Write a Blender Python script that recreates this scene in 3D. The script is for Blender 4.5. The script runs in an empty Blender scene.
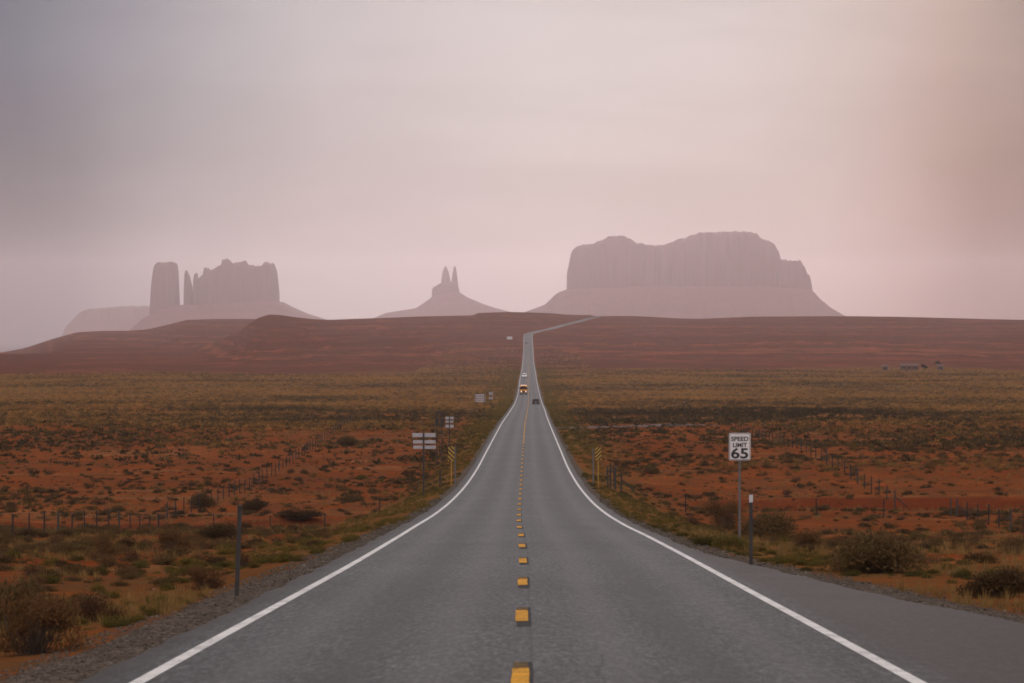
import bpy, bmesh, math, random
import numpy as np
from mathutils import Vector, Matrix

rng = np.random.default_rng(7)
random.seed(7)
C = bpy.context.scene.collection
SC = bpy.context.scene
R = math.radians
F = 3000.0            # focal length in pixels of a 1024 px wide picture
PX0, ROW0 = 525.0, 318.0
Z0 = 2.03             # eye height above the road at the camera

# ------------------------------------------------------------------ camera
cam_d = bpy.data.cameras.new('camera')
cam = bpy.data.objects.new('camera', cam_d)
C.objects.link(cam)
cam_d.sensor_width = 36.0
cam_d.lens = F / 1024 * 36.0
cam_d.clip_start = 0.5
cam_d.clip_end = 40000
cam.location = (0, 0, Z0)
cam.rotation_euler = (math.pi / 2 - 23.5 / F, 0, 13.0 / F)
cam_d.dof.use_dof = True
cam_d.dof.focus_distance = 260
cam_d.dof.aperture_fstop = 5.6
SC.camera = cam

# ------------------------------------------------------------------ sky and sun
SUN_AZ, SUN_EL = R(1), R(12)
world = bpy.data.worlds.new('World')
SC.world = world
world.use_nodes = True
nt = world.node_tree
nt.nodes.clear()


def N(t, kind, **kw):
    n = t.nodes.new(kind)
    for k, v in kw.items():
        if k == 'ins':
            for a, b in v.items():
                n.inputs[a].default_value = b
        else:
            setattr(n, k, v)
    return n


def math_node(t, op, a, b=None, c=None, clamp=False):
    n = t.nodes.new('ShaderNodeMath')
    n.operation = op
    n.use_clamp = clamp
    for i, v in enumerate((a, b, c)):
        if v is None:
            continue
        if isinstance(v, (int, float)):
            n.inputs[i].default_value = v
        else:
            t.links.new(v, n.inputs[i])
    return n.outputs[0]


def mix_col(t, fac, a, b, blend='MIX'):
    n = t.nodes.new('ShaderNodeMix')
    n.data_type = 'RGBA'
    n.blend_type = blend
    n.clamp_factor = True
    for sock, v in ((n.inputs['Factor'], fac), (n.inputs[6], a), (n.inputs[7], b)):
        if isinstance(v, (int, float)):
            sock.default_value = v
        elif isinstance(v, (tuple, list)):
            sock.default_value = (v[0], v[1], v[2], 1)
        else:
            t.links.new(v, sock)
    return n.outputs[2]


def ramp(t, fac, stops, interp='LINEAR'):
    n = t.nodes.new('ShaderNodeValToRGB')
    n.color_ramp.interpolation = interp
    e = n.color_ramp.elements
    while len(e) < len(stops):
        e.new(0.5)
    for el, (p, c) in zip(e, stops):
        el.position = p
        if isinstance(c, (int, float)):
            c = (c, c, c)
        el.color = (c[0], c[1], c[2], 1)
    t.links.new(fac, n.inputs[0])
    return n.outputs[0]


def noise(t, vec, scale, detail=4, rough=0.55, dim='3D', dist=0.0):
    n = t.nodes.new('ShaderNodeTexNoise')
    n.noise_dimensions = dim
    n.inputs['Scale'].default_value = scale
    n.inputs['Detail'].default_value = detail
    n.inputs['Roughness'].default_value = rough
    n.inputs['Distortion'].default_value = dist
    if vec is not None:
        t.links.new(vec, n.inputs['Vector'])
    return n.outputs['Fac']


def map_range(t, v, a, b, c=0.0, d=1.0, kind='SMOOTHSTEP'):
    n = t.nodes.new('ShaderNodeMapRange')
    n.interpolation_type = kind
    n.clamp = True
    for i, x in ((1, a), (2, b), (3, c), (4, d)):
        n.inputs[i].default_value = x
    t.links.new(v, n.inputs[0])
    return n.outputs[0]


sky = N(nt, 'ShaderNodeTexSky', sky_type='NISHITA', sun_disc=False)
sky.sun_elevation = SUN_EL
sky.sun_rotation = SUN_AZ
sky.dust_density = 2.0
sky.air_density = 1.0
sky.ozone_density = 1.0
tc = N(nt, 'ShaderNodeTexCoord')
sep = N(nt, 'ShaderNodeSeparateXYZ')
nt.links.new(tc.outputs['Generated'], sep.inputs[0])
az = math_node(nt, 'ARCTAN2', sep.outputs[0], sep.outputs[1])          # 0 = along the road
el = math_node(nt, 'ARCSINE', sep.outputs[2])
# high overcast: a dull blue grey bank to the left, rosy dust to the right, thin bright veil over the road
wob = noise(nt, tc.outputs['Generated'], 9.0, 5, 0.55)
wob_c = math_node(nt, 'MULTIPLY_ADD', wob, 0.05, -0.025)
azw = math_node(nt, 'ADD', az, wob_c)
def azramp(stops):
    """stops: (picture px along the horizon, linear radiance); everything behind the camera is the same dull overcast"""
    a0, a1 = -1.5, 1.5
    f = map_range(nt, azw, a0, a1, 0, 1, 'LINEAR')
    return ramp(nt, f, [(((p - PX0) / F - a0) / (a1 - a0), tuple(10 * v for v in c)) for p, c in stops])


low = azramp([(-3900, (0.78, 0.71, 0.71)), (-1300, (0.13, 0.12, 0.13)), (-150, (0.05, 0.055, 0.06)), (60, (0.06, 0.078, 0.098)), (160, (0.30, 0.275, 0.285)), (300, (0.42, 0.37, 0.37)), (560, (0.52, 0.44, 0.42)),
              (800, (0.52, 0.40, 0.37)), (890, (0.40, 0.25, 0.205)), (980, (0.13, 0.035, 0.005)), (1150, (0.06, 0.015, 0.003)), (2400, (0.14, 0.10, 0.09)), (4900, (0.78, 0.70, 0.69))])
high = azramp([(-3900, (0.76, 0.71, 0.73)), (-1300, (0.18, 0.18, 0.20)), (-150, (0.05, 0.07, 0.105)), (40, (0.10, 0.125, 0.18)), (170, (0.28, 0.285, 0.325)), (320, (0.47, 0.435, 0.455)), (520, (0.57, 0.525, 0.53)),
               (740, (0.59, 0.52, 0.515)), (870, (0.53, 0.43, 0.40)), (950, (0.45, 0.335, 0.295)), (1060, (0.27, 0.20, 0.175)), (2400, (0.20, 0.17, 0.17)), (4900, (0.76, 0.70, 0.70))])
elw = math_node(nt, 'ADD', el, math_node(nt, 'MULTIPLY', wob_c, 0.35))
over1 = mix_col(nt, map_range(nt, elw, 0.0, 0.105, 0, 1), low, high)
zen = ramp(nt, map_range(nt, el, 0.10, 1.45, 0, 1, 'LINEAR'), [(0.0, 1.0), (0.12, 1.3), (0.3, 1.5), (1.0, 1.3)])
over2 = mix_col(nt, 1.0, over1, zen, 'MULTIPLY')
mp = N(nt, 'ShaderNodeMapping')
mp.inputs['Scale'].default_value = (3.0, 3.0, 22.0)
nt.links.new(tc.outputs['Generated'], mp.inputs[0])
streak = noise(nt, mp.outputs[0], 2.2, 5, 0.5, dist=0.4)
streak_v = map_range(nt, streak, 0.3, 0.72, 0.93, 1.06)
over3 = mix_col(nt, 1.0, over2, streak_v, 'MULTIPLY')
skymix = mix_col(nt, 0.992, sky.outputs[0], over3)
bg = N(nt, 'ShaderNodeBackground')
bg.inputs['Strength'].default_value = 0.1
nt.links.new(skymix, bg.inputs[0])
wo = N(nt, 'ShaderNodeOutputWorld')
nt.links.new(bg.outputs[0], wo.inputs[0])

sun_d = bpy.data.lights.new('sun', 'SUN')
sun_d.energy = 0.5
sun_d.angle = R(20)
sun_d.color = (1.0, 0.89, 0.87)
sun = bpy.data.objects.new('sun', sun_d)
C.objects.link(sun)
sv = Vector((math.sin(SUN_AZ) * math.cos(SUN_EL), math.cos(SUN_AZ) * math.cos(SUN_EL), math.sin(SUN_EL)))
sun.rotation_euler = sv.to_track_quat('Z', 'Y').to_euler()
sun.location = (0, 0, 60)

SC.view_settings.view_transform = 'Standard'
SC.view_settings.look = 'None'
SC.view_settings.exposure = 0.0
SC.view_settings.gamma = 1.0
SC.view_settings.use_curve_mapping = False
SC.cycles.use_denoising = True
SC.cycles.max_bounces = 6
SC.cycles.volume_bounces = 1
SC.cycles.transparent_max_bounces = 8
SC.cycles.filter_width = 1.7
HAZE_DENSITY = 4.5e-5
HAZE_COLOR = (0.925, 0.81, 0.84)
HAZE_G = 0.77


# ------------------------------------------------------------------ helpers
def tag(o, label=None, cat=None, group=None, kind=None):
    if label:
        o['label'] = label
    if cat:
        o['category'] = cat
    if group:
        o['group'] = group
    if kind:
        o['kind'] = kind
    return o


def empty(name, loc=(0, 0, 0), rz=0.0):
    o = bpy.data.objects.new(name, None)
    C.objects.link(o)
    o.location = loc
    o.rotation_euler = (0, 0, rz)
    o.empty_display_size = 0.3
    return o


def link(name, me, parent=None):
    o = bpy.data.objects.new(name, me)
    C.objects.link(o)
    if parent is not None:
        o.parent = parent
    return o


def copy_tree(o, parent=None):
    c = o.copy()
    C.objects.link(c)
    c.parent = parent
    for ch in list(o.children):
        copy_tree(ch, c)
    return c


def np_mesh(name, verts, faces, mats, mat_idx=None, smooth=False):
    """verts (n,3), faces (m,k) all of k corners"""
    me = bpy.data.meshes.new(name)
    verts = np.ascontiguousarray(verts, dtype=np.float32)
    faces = np.ascontiguousarray(faces, dtype=np.int32)
    m, k = faces.shape
    me.vertices.add(len(verts))
    me.vertices.foreach_set('co', verts.ravel())
    me.loops.add(m * k)
    me.loops.foreach_set('vertex_index', faces.ravel())
    me.polygons.add(m)
    me.polygons.foreach_set('loop_start', np.arange(0, m * k, k, dtype=np.int32))
    try:
        me.polygons.foreach_set('loop_total', np.full(m, k, dtype=np.int32))
    except Exception:
        pass
    for mm in (mats if isinstance(mats, (list, tuple)) else [mats]):
        me.materials.append(mm)
    if mat_idx is not None:
        me.polygons.foreach_set('material_index', np.ascontiguousarray(mat_idx, dtype=np.int32))
    if smooth:
        me.polygons.foreach_set('use_smooth', np.ones(m, dtype=bool))
    me.update()
    me.validate()
    return me


def point_attr(me, name, vals):
    a = me.attributes.new(name, 'FLOAT', 'POINT')
    a.data.foreach_set('value', np.ascontiguousarray(vals, dtype=np.float32))


class MB:
    """collects boxes, tubes and prisms in a bmesh, built into ONE mesh object"""

    def __init__(self):
        self.bm = bmesh.new()

    def box(self, c, s, bevel=0.0, rot=None, taper=None):
        r = bmesh.ops.create_cube(self.bm, size=1.0)
        vs = r['verts']
        for v in vs:
            v.co.x *= s[0]
            v.co.y *= s[1]
            v.co.z *= s[2]
            if taper and v.co.z > 0:
                v.co.x *= taper[0]
                v.co.y *= taper[1]
        if rot is not None:
            bmesh.ops.rotate(self.bm, verts=vs, cent=(0, 0, 0), matrix=rot)
        bmesh.ops.translate(self.bm, verts=vs, vec=c)
        if bevel > 0:
            es = list({e for v in vs for e in v.link_edges})
            bmesh.ops.bevel(self.bm, geom=es, offset=bevel, segments=2, profile=0.6, affect='EDGES')
        return self

    def tube(self, p, q, r0, r1=None, n=8):
        p, q = Vector(p), Vector(q)
        r1 = r0 if r1 is None else r1
        d = q - p
        m = Matrix.Translation((p + q) / 2) @ d.to_track_quat('Z', 'Y').to_matrix().to_4x4()
        bmesh.ops.create_cone(self.bm, cap_ends=True, segments=n, radius1=r0, radius2=r1, depth=d.length, matrix=m)
        return self

    def prism(self, pts, axis, a, b, bevel=0.0):
        """polygon pts in the plane normal to axis ('x','y','z'), extruded from a to b"""
        def mk(u, v, w):
            return {'x': (w, u, v), 'y': (u, w, v), 'z': (u, v, w)}[axis]
        va = [self.bm.verts.new(mk(u, v, a)) for u, v in pts]
        vb = [self.bm.verts.new(mk(u, v, b)) for u, v in pts]
        n = len(pts)
        fs = [self.bm.faces.new(va), self.bm.faces.new(list(reversed(vb)))]
        for i in range(n):
            fs.append(self.bm.faces.new((va[i], vb[i], vb[(i + 1) % n], va[(i + 1) % n])))
        if bevel > 0:
            es = list({e for f in fs[:2] for e in f.edges})
            bmesh.ops.bevel(self.bm, geom=es, offset=bevel, segments=2, profile=0.6, affect='EDGES')
        return self

    def build(self, name, mat, parent=None, smooth=False):
        bmesh.ops.recalc_face_normals(self.bm, faces=self.bm.faces)
        me = bpy.data.meshes.new(name)
        self.bm.to_mesh(me)
        self.bm.free()
        me.materials.append(mat)
        if smooth:
            me.polygons.foreach_set('use_smooth', np.ones(len(me.polygons), dtype=bool))
        return link(name, me, parent)


# value noise in numpy
_perm = rng.random((256, 256))


def vnoise(x, y, seed=0):
    x = np.asarray(x, float) + seed * 17.31
    y = np.asarray(y, float) + seed * 9.17
    xi, yi = np.floor(x).astype(int), np.floor(y).astype(int)
    fx, fy = x - xi, y - yi
    fx, fy = fx * fx * (3 - 2 * fx), fy * fy * (3 - 2 * fy)
    a = _perm[xi & 255, yi & 255]
    b = _perm[(xi + 1) & 255, yi & 255]
    c = _perm[xi & 255, (yi + 1) & 255]
    d = _perm[(xi + 1) & 255, (yi + 1) & 255]
    return (a * (1 - fx) + b * fx) * (1 - fy) + (c * (1 - fx) + d * fx) * fy - 0.5


def fbm(x, y, oct=4, seed=0):
    t, a, f = 0, 1.0, 1.0
    for i in range(oct):
        t = t + a * vnoise(np.asarray(x) * f, np.asarray(y) * f, seed + i)
        a *= 0.5
        f *= 2.03
    return t


def sstep(a, b, x):
    t = np.clip((np.asarray(x, float) - a) / (b - a), 0, 1)
    return t * t * (3 - 2 * t)


def smooth_table(xs, ys, lo, hi, step, sig):
    g = np.arange(lo, hi, step)
    v = np.interp(g, xs, ys)
    return g, v


# ------------------------------------------------------------------ lie of the land
RD = [-90, -40, -20, 0, 28, 61, 88, 110, 131, 161, 205, 253, 302, 380, 466, 580, 695, 790, 883, 1000, 1135, 1296, 1450, 1622, 1850, 2050,
      2250, 2500, 2700, 2800, 3000, 3300, 3600, 3700, 3900, 4500]
RZ = [-1.0, -0.95, -1.25, -2.03, -3.40, -5.06, -6.40, -7.5, -8.5, -9.75, -11.24, -12.45, -13.35, -14.8, -16.4, -18.7, -20.9, -22.8, -24.3,
      -25.9, -26.95, -27.5, -28.2, -29.0, -29.9, -30, -28.5, -23, -18, -15.5, -11, -4, 1.6, 2.6, 1.0, -15]
XD = [-90, 28, 61, 88, 110, 161, 253, 302, 466, 695, 883, 1135, 1296, 1622, 2047, 2500, 2700, 2800, 2900, 3000, 3150, 3300, 3450, 3600, 3700,
      3900, 4500]
XC = [0.03, 0.03, 0.03, -0.04, -0.15, -0.2, -0.17, -0.12, 0.08, 0.7, 1.06, 1.35, 1.4, 1.9, 2.2, 2.75, 2.7, 3.2, 10.6, 24, 40, 58, 72, 88, 97,
      118, 190]


def pchip(xs, ys):
    xs, ys = np.array(xs, float), np.array(ys, float)
    h = np.diff(xs)
    dl = np.diff(ys) / h
    m = np.zeros_like(ys)
    for i in range(1, len(xs) - 1):
        if dl[i - 1] * dl[i] > 0:
            w1, w2 = 2 * h[i] + h[i - 1], h[i] + 2 * h[i - 1]
            m[i] = (w1 + w2) / (w1 / dl[i - 1] + w2 / dl[i])
    m[0], m[-1] = dl[0], dl[-1]

    def f(x):
        x = np.clip(np.asarray(x, float), xs[0], xs[-1])
        i = np.clip(np.searchsorted(xs, x) - 1, 0, len(xs) - 2)
        t = (x - xs[i]) / h[i]
        return ((1 + 2 * t) * (1 - t) ** 2 * ys[i] + t * (1 - t) ** 2 * h[i] * m[i] + t * t * (3 - 2 * t) * ys[i + 1]
                + t * t * (t - 1) * h[i] * m[i + 1])
    return f


_zr = pchip(RD, RZ)
_xr = pchip(XD, XC)


def zroad(d):
    return _zr(d) + Z0


def xroad(d):
    return _xr(d)


HALF = 3.735                     # centre line to edge line


def edge_right(d):
    """pavement edge right of the centre: the pull-out near the camera, then a narrow shoulder"""
    return np.interp(d, [-90, -10, 20, 30, 40.5, 48, 54.6, 60, 64.4, 69, 76, 85, 4500], [9.5, 9.2, 8.4, 7.6, 6.74, 6.0, 5.5, 5.15, 4.85, 4.55, 4.3, 4.2, 4.2])


def edge_left(d):
    return np.interp(d, [-90, 30, 60, 4500], [4.32, 4.32, 4.3, 4.25])


LEFT_OFF = ([-90, 0, 60, 100, 150, 181, 213, 290, 360, 440, 700, 5000], [-0.5, -0.35, -0.45, -0.8, -1.6, -2.4, -3.1, -3.2, -1.8, -0.1, 0.0, 0.0])
RIGHT_OFF = ([-90, 0, 60, 100, 150, 180, 202, 250, 315, 440, 700, 5000], [-0.2, -0.15, -0.2, -0.6, -1.7, -2.4, -2.3, -2.2, -0.3, 0.0, 0.0, 0.0])
A_P = [-900, 60, 100, 140, 175, 211, 239, 248, 258, 269, 280, 296, 312, 330, 420, 473, 478, 508, 591, 600, 613, 624, 640, 700, 750, 830, 900, 1024, 1300, 2600]
A_R = [470, 400, 374, 363, 352, 344, 333, 325, 318, 314.4, 315, 317.6, 319.3, 320, 316.5, 315.4, 313, 312, 313.6, 315.6, 314, 315.4, 317.6, 319, 317, 316,
       317, 320, 322, 324]
B_P = [-1800, -300, -100, 0, 25, 50, 77, 105, 129, 148, 168, 187, 214, 247, 300, 420]
B_R = [352, 352, 360, 355, 350, 341, 333, 331.6, 331.6, 330, 325, 320, 319, 319, 320, 345]


def terrace(s, n, hard):
    q = s * n
    f = q - np.floor(q)
    return (np.floor(q) + f * (1 - hard) + hard * sstep(0.55, 0.95, f)) / n


def ground_z(X, Y):
    X, Y = np.asarray(X, float), np.asarray(Y, float)
    zc, xc = zroad(Y), xroad(Y)
    u = X - xc
    off = np.where(u < 0, np.interp(Y, *LEFT_OFF), np.interp(Y, *RIGHT_OFF))
    er = np.where(u < 0, edge_left(Y), edge_right(Y))
    a = np.abs(u) - er                      # metres beyond the pavement
    zp = np.where(Y < 1600, zc, -29.3 + Z0)          # the plain keeps its level past the foot of the ridge
    und = 0.22 * fbm(X / 14, Y / 14, 3, 1) * sstep(1.5, 9, a) + 0.9 * fbm(X / 90, Y / 90, 3, 5) * sstep(6, 40, a)
    und = und + 0.07 * fbm(X / 2.4, Y / 2.4, 3, 11) * sstep(0.8, 3, a) * (Y < 400)
    # shallow wash that crosses both sides, its cut bank facing the camera
    yb = 226 + 9 * np.sin(X / 17.0) + 0.08 * X
    wash = -0.55 * sstep(yb - 26, yb - 10, Y) * (1 - sstep(yb - 1.5, yb + 1.5, Y)) * sstep(5, 12, a)
    zside = zp + off + und + wash
    # ridge and mesas beyond the plain
    p = PX0 + F * X / np.maximum(Y, 50.0)
    gul = fbm(X / 75, Y / 420, 4, 21) * 0.20 + fbm(X / 22, Y / 160, 3, 25) * 0.09
    dr = np.interp(p, [0, 300, 450, 2000], [2800, 2850, 3650, 3650])
    d0 = np.interp(p, [0, 300, 480, 520, 600, 2000], [1480, 1500, 1600, 1750, 1750, 1720])
    s = np.clip((Y - d0) / (dr - d0), 0, 1)
    s2 = np.clip(s + gul * np.sin(np.pi * s), 0, 1)
    g = terrace(s2 ** 1.25, 7, np.interp(p, [0, 300, 480, 700], [0.8, 0.8, 0.55, 0.6]))
    zrim = (ROW0 - np.interp(p, A_P, A_R)) * dr / F + Z0
    base = -29.3 + Z0
    zA = base + (np.maximum(zrim, base) - base) * g
    zA = zA + np.where(s >= 1, -np.clip((Y - dr - 250) / 900, 0, 1) * 22, 0)
    zA = zA + 2.0 * fbm(X / 55, Y / 90, 4, 33) * sstep(0, 0.12, s) * (1 - 0.75 * sstep(0.85, 1.0, s))
    drb = 4500.0
    sb = np.clip((Y - 2700) / (drb - 2700), 0, 1)
    sb2 = np.clip(sb + gul * np.sin(np.pi * sb), 0, 1)
    gb = terrace(sb2 ** 1.15, 6, 0.8)
    zrb = (ROW0 - np.interp(p, B_P, B_R)) * drb / F + Z0
    bB = np.minimum(base, zrb)
    zB = bB + (zrb - bB) * gb + np.where(sb >= 1, -np.clip((Y - drb - 300) / 900, 0, 1) * 25, 0)
    far = sstep(1470, 1570, Y)
    drop = -150.0 * sstep(5300, 8200, Y)     # beyond the ridge the land falls to the valley under the buttes
    fall = 48 * sstep(95, -15, p) * sstep(2300, 4000, Y)
    zfar = np.maximum(np.maximum(zA, base + und - 0.5) - fall, np.where(p < 400, zB, -99)) + drop
    corr = sstep(14, 90, a)                # the road lies in its own shallow cutting
    corr = np.where(Y > 3950, 1.0, corr)
    zf = zc * (1 - corr) + zfar * corr
    zside = zside * (1 - far) + zf * far
    blend = sstep(0.25, np.interp(Y, [0, 60, 150, 300, 5000], [3.0, 4.0, 8.0, 8.0, 8.0]), a)
    z = (zc - 0.09 - 0.03 * np.clip(a, 0, 2)) * (1 - blend) + zside * blend
    z = np.where(a < 0, zc - 0.09 - 0.16 * sstep(0.0, -0.5, a) - 0.016 * np.abs(u), z)
    z = np.where(a >= 0, z - 0.015 * er * (1 - blend), z)
    return z


def at_px(px, d):
    return (px - PX0) * d / F


def hit(px, row):
    """where the sight line through a picture point meets the ground"""
    ds = np.concatenate([np.arange(15, 400, 0.25), np.arange(400, 4000, 2.0)])
    xs = (px - PX0) * ds / F
    zs = Z0 - (row - ROW0) * ds / F
    g = ground_z(xs, ds)
    k = np.argmax(zs <= g)
    return float(xs[k]), float(ds[k]), float(g[k])


def gz(x, y):
    return float(ground_z(np.array([x]), np.array([y]))[0])


# ------------------------------------------------------------------ materials
def mat_new(name):
    m = bpy.data.materials.new(name)
    m.use_nodes = True
    t = m.node_tree
    b = t.nodes['Principled BSDF']
    return m, t, b


def simple(name, col, rough=0.6, metal=0.0, vary=0.15, scale=6.0, emit=None, bump=0.0, spec=0.5):
    m, t, b = mat_new(name)
    co = t.nodes.new('ShaderNodeTexCoord').outputs['Object']
    nz = noise(t, co, scale, 5, 0.6)
    k = map_range(t, nz, 0.3, 0.7, 1 - vary, 1 + vary, 'LINEAR')
    t.links.new(mix_col(t, 1.0, col, k, 'MULTIPLY'), b.inputs['Base Color'])
    b.inputs['Roughness'].default_value = rough
    b.inputs['Metallic'].default_value = metal
    b.inputs['Specular IOR Level'].default_value = spec
    if emit:
        b.inputs['Emission Color'].default_value = (*emit[0], 1)
        b.inputs['Emission Strength'].default_value = emit[1]
    if bump:
        bp = t.nodes.new('ShaderNodeBump')
        bp.inputs['Strength'].default_value = bump
        t.links.new(nz, bp.inputs['Height'])
        t.links.new(bp.outputs[0], b.inputs['Normal'])
    return m


def ground_material():
    m, t, b = mat_new('desert_soil')
    geo = t.nodes.new('ShaderNodeNewGeometry')
    P = geo.outputs['Position']
    # soil
    n1 = noise(t, P, 0.035, 5, 0.6)
    n2 = noise(t, P, 0.35, 5, 0.65)
    n3 = noise(t, P, 3.2, 5, 0.7)
    soil = ramp(t, n1, [(0.25, (0.189, 0.037, 0.009)), (0.48, (0.261, 0.055, 0.013)), (0.62, (0.332, 0.081, 0.020)), (0.8, (0.237, 0.046, 0.011))])
    mps = t.nodes.new('ShaderNodeMapping')
    mps.inputs['Scale'].default_value = (0.35, 1.0, 1.0)
    t.links.new(P, mps.inputs[0])
    n7 = noise(t, mps.outputs[0], 0.085, 5, 0.62, dist=0.6)
    soil = mix_col(t, map_range(t, n7, 0.53, 0.66, 0, 0.75), soil, (0.34, 0.150, 0.060))
    soil = mix_col(t, map_range(t, n7, 0.46, 0.34, 0, 0.65), soil, (0.105, 0.042, 0.021))
    soil = mix_col(t, map_range(t, n2, 0.42, 0.7, 0, 0.6), soil, (0.170, 0.036, 0.011))
    soil = mix_col(t, map_range(t, n2, 0.40, 0.2, 0, 0.45), soil, (0.422, 0.125, 0.035))
    soil = mix_col(t, map_range(t, n3, 0.48, 0.68, 0, 0.75), soil, (0.085, 0.034, 0.016))
    # litter and dried grass between the shrubs
    n4 = noise(t, P, 0.9, 6, 0.75)
    soil = mix_col(t, map_range(t, n4, 0.42, 0.60, 0, 0.8), soil, (0.115, 0.060, 0.027))
    n6 = noise(t, P, 0.16, 5, 0.7, dist=0.5)
    soil = mix_col(t, map_range(t, n6, 0.46, 0.62, 0, 0.7), soil, (0.125, 0.052, 0.024))
    # wash bed and the foot of its bank, tinted a darker red
    at_w = N(t, 'ShaderNodeAttribute', attribute_name='wash')
    soil = mix_col(t, math_node(t, 'MULTIPLY', at_w.outputs['Fac'], 0.75), soil, (0.122, 0.024, 0.009))
    # sage flats: olive litter
    at_s = N(t, 'ShaderNodeAttribute', attribute_name='sage')
    n5 = noise(t, P, 0.02, 5, 0.65)
    sagec = ramp(t, noise(t, P, 0.07, 5, 0.7), [(0.3, (0.140, 0.067, 0.024)), (0.5, (0.177, 0.094, 0.031)), (0.62, (0.140, 0.086, 0.027)), (0.75, (0.307, 0.117, 0.045))])
    sf = math_node(t, 'MULTIPLY', at_s.outputs['Fac'], map_range(t, n5, 0.36, 0.52, 0.45, 1.0))
    soil = mix_col(t, sf, soil, sagec)
    # far badlands: banded red beds
    at_f = N(t, 'ShaderNodeAttribute', attribute_name='beds')
    sp = t.nodes.new('ShaderNodeSeparateXYZ')
    t.links.new(P, sp.inputs[0])
    wb = noise(t, P, 0.006, 4, 0.6)
    zz = math_node(t, 'MULTIPLY_ADD', wb, 9.0, math_node(t, 'MULTIPLY_ADD', noise(t, P, 0.045, 5, 0.7), 3.2, sp.outputs[2]))
    cb = t.nodes.new('ShaderNodeCombineXYZ')
    t.links.new(zz, cb.inputs[2])
    band = noise(t, cb.outputs[0], 0.33, 5, 0.7)
    bed = ramp(t, band, [(0.28, (0.042, 0.014, 0.011)), (0.42, (0.215, 0.062, 0.036)), (0.5, (0.091, 0.029, 0.019)), (0.6, (0.286, 0.088, 0.049)), (0.7, (0.111, 0.034, 0.023)), (0.82, (0.247, 0.073, 0.042))])
    mott = noise(t, P, 0.03, 6, 0.75)
    bed = mix_col(t, map_range(t, mott, 0.40, 0.62, 0, 0.85), bed, (0.105, 0.048, 0.028))
    bed = mix_col(t, map_range(t, noise(t, P, 0.17, 5, 0.75), 0.54, 0.66, 0, 0.75), bed, (0.055, 0.036, 0.020))
    soil = mix_col(t, at_f.outputs['Fac'], soil, bed)
    # crushed stone beside the pavement
    at_g = N(t, 'ShaderNodeAttribute', attribute_name='gravel')
    vor = t.nodes.new('ShaderNodeTexVoronoi')
    vor.inputs['Scale'].default_value = 16.0
    t.links.new(P, vor.inputs['Vector'])
    sepc = t.nodes.new('ShaderNodeSeparateColor')
    t.links.new(vor.outputs['Color'], sepc.inputs[0])
    grav = ramp(t, sepc.outputs[0], [(0.0, (0.05, 0.037, 0.028)), (0.5, (0.115, 0.088, 0.068)), (1.0, (0.20, 0.165, 0.135))])
    gf = math_node(t, 'ADD', at_g.outputs['Fac'], math_node(t, 'MULTIPLY_ADD', n3, 0.9, -0.45))
    gf = math_node(t, 'MULTIPLY', map_range(t, gf, 0.35, 0.65, 0, 1), map_range(t, at_g.outputs['Fac'], 0.02, 0.15, 0, 1))
    colr = mix_col(t, gf, soil, grav)
    t.links.new(colr, b.inputs['Base Color'])
    b.inputs['Roughness'].default_value = 0.95
    b.inputs['Specular IOR Level'].default_value = 0.0
    bp = t.nodes.new('ShaderNodeBump')
    bp.inputs['Strength'].default_value = 0.9
    bp.inputs['Distance'].default_value = 0.12
    hsum = math_node(t, 'ADD', n3, math_node(t, 'MULTIPLY', noise(t, P, 14.0, 4, 0.7), 0.45))
    t.links.new(hsum, bp.inputs['Height'])
    t.links.new(bp.outputs[0], b.inputs['Normal'])
    return m


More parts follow.
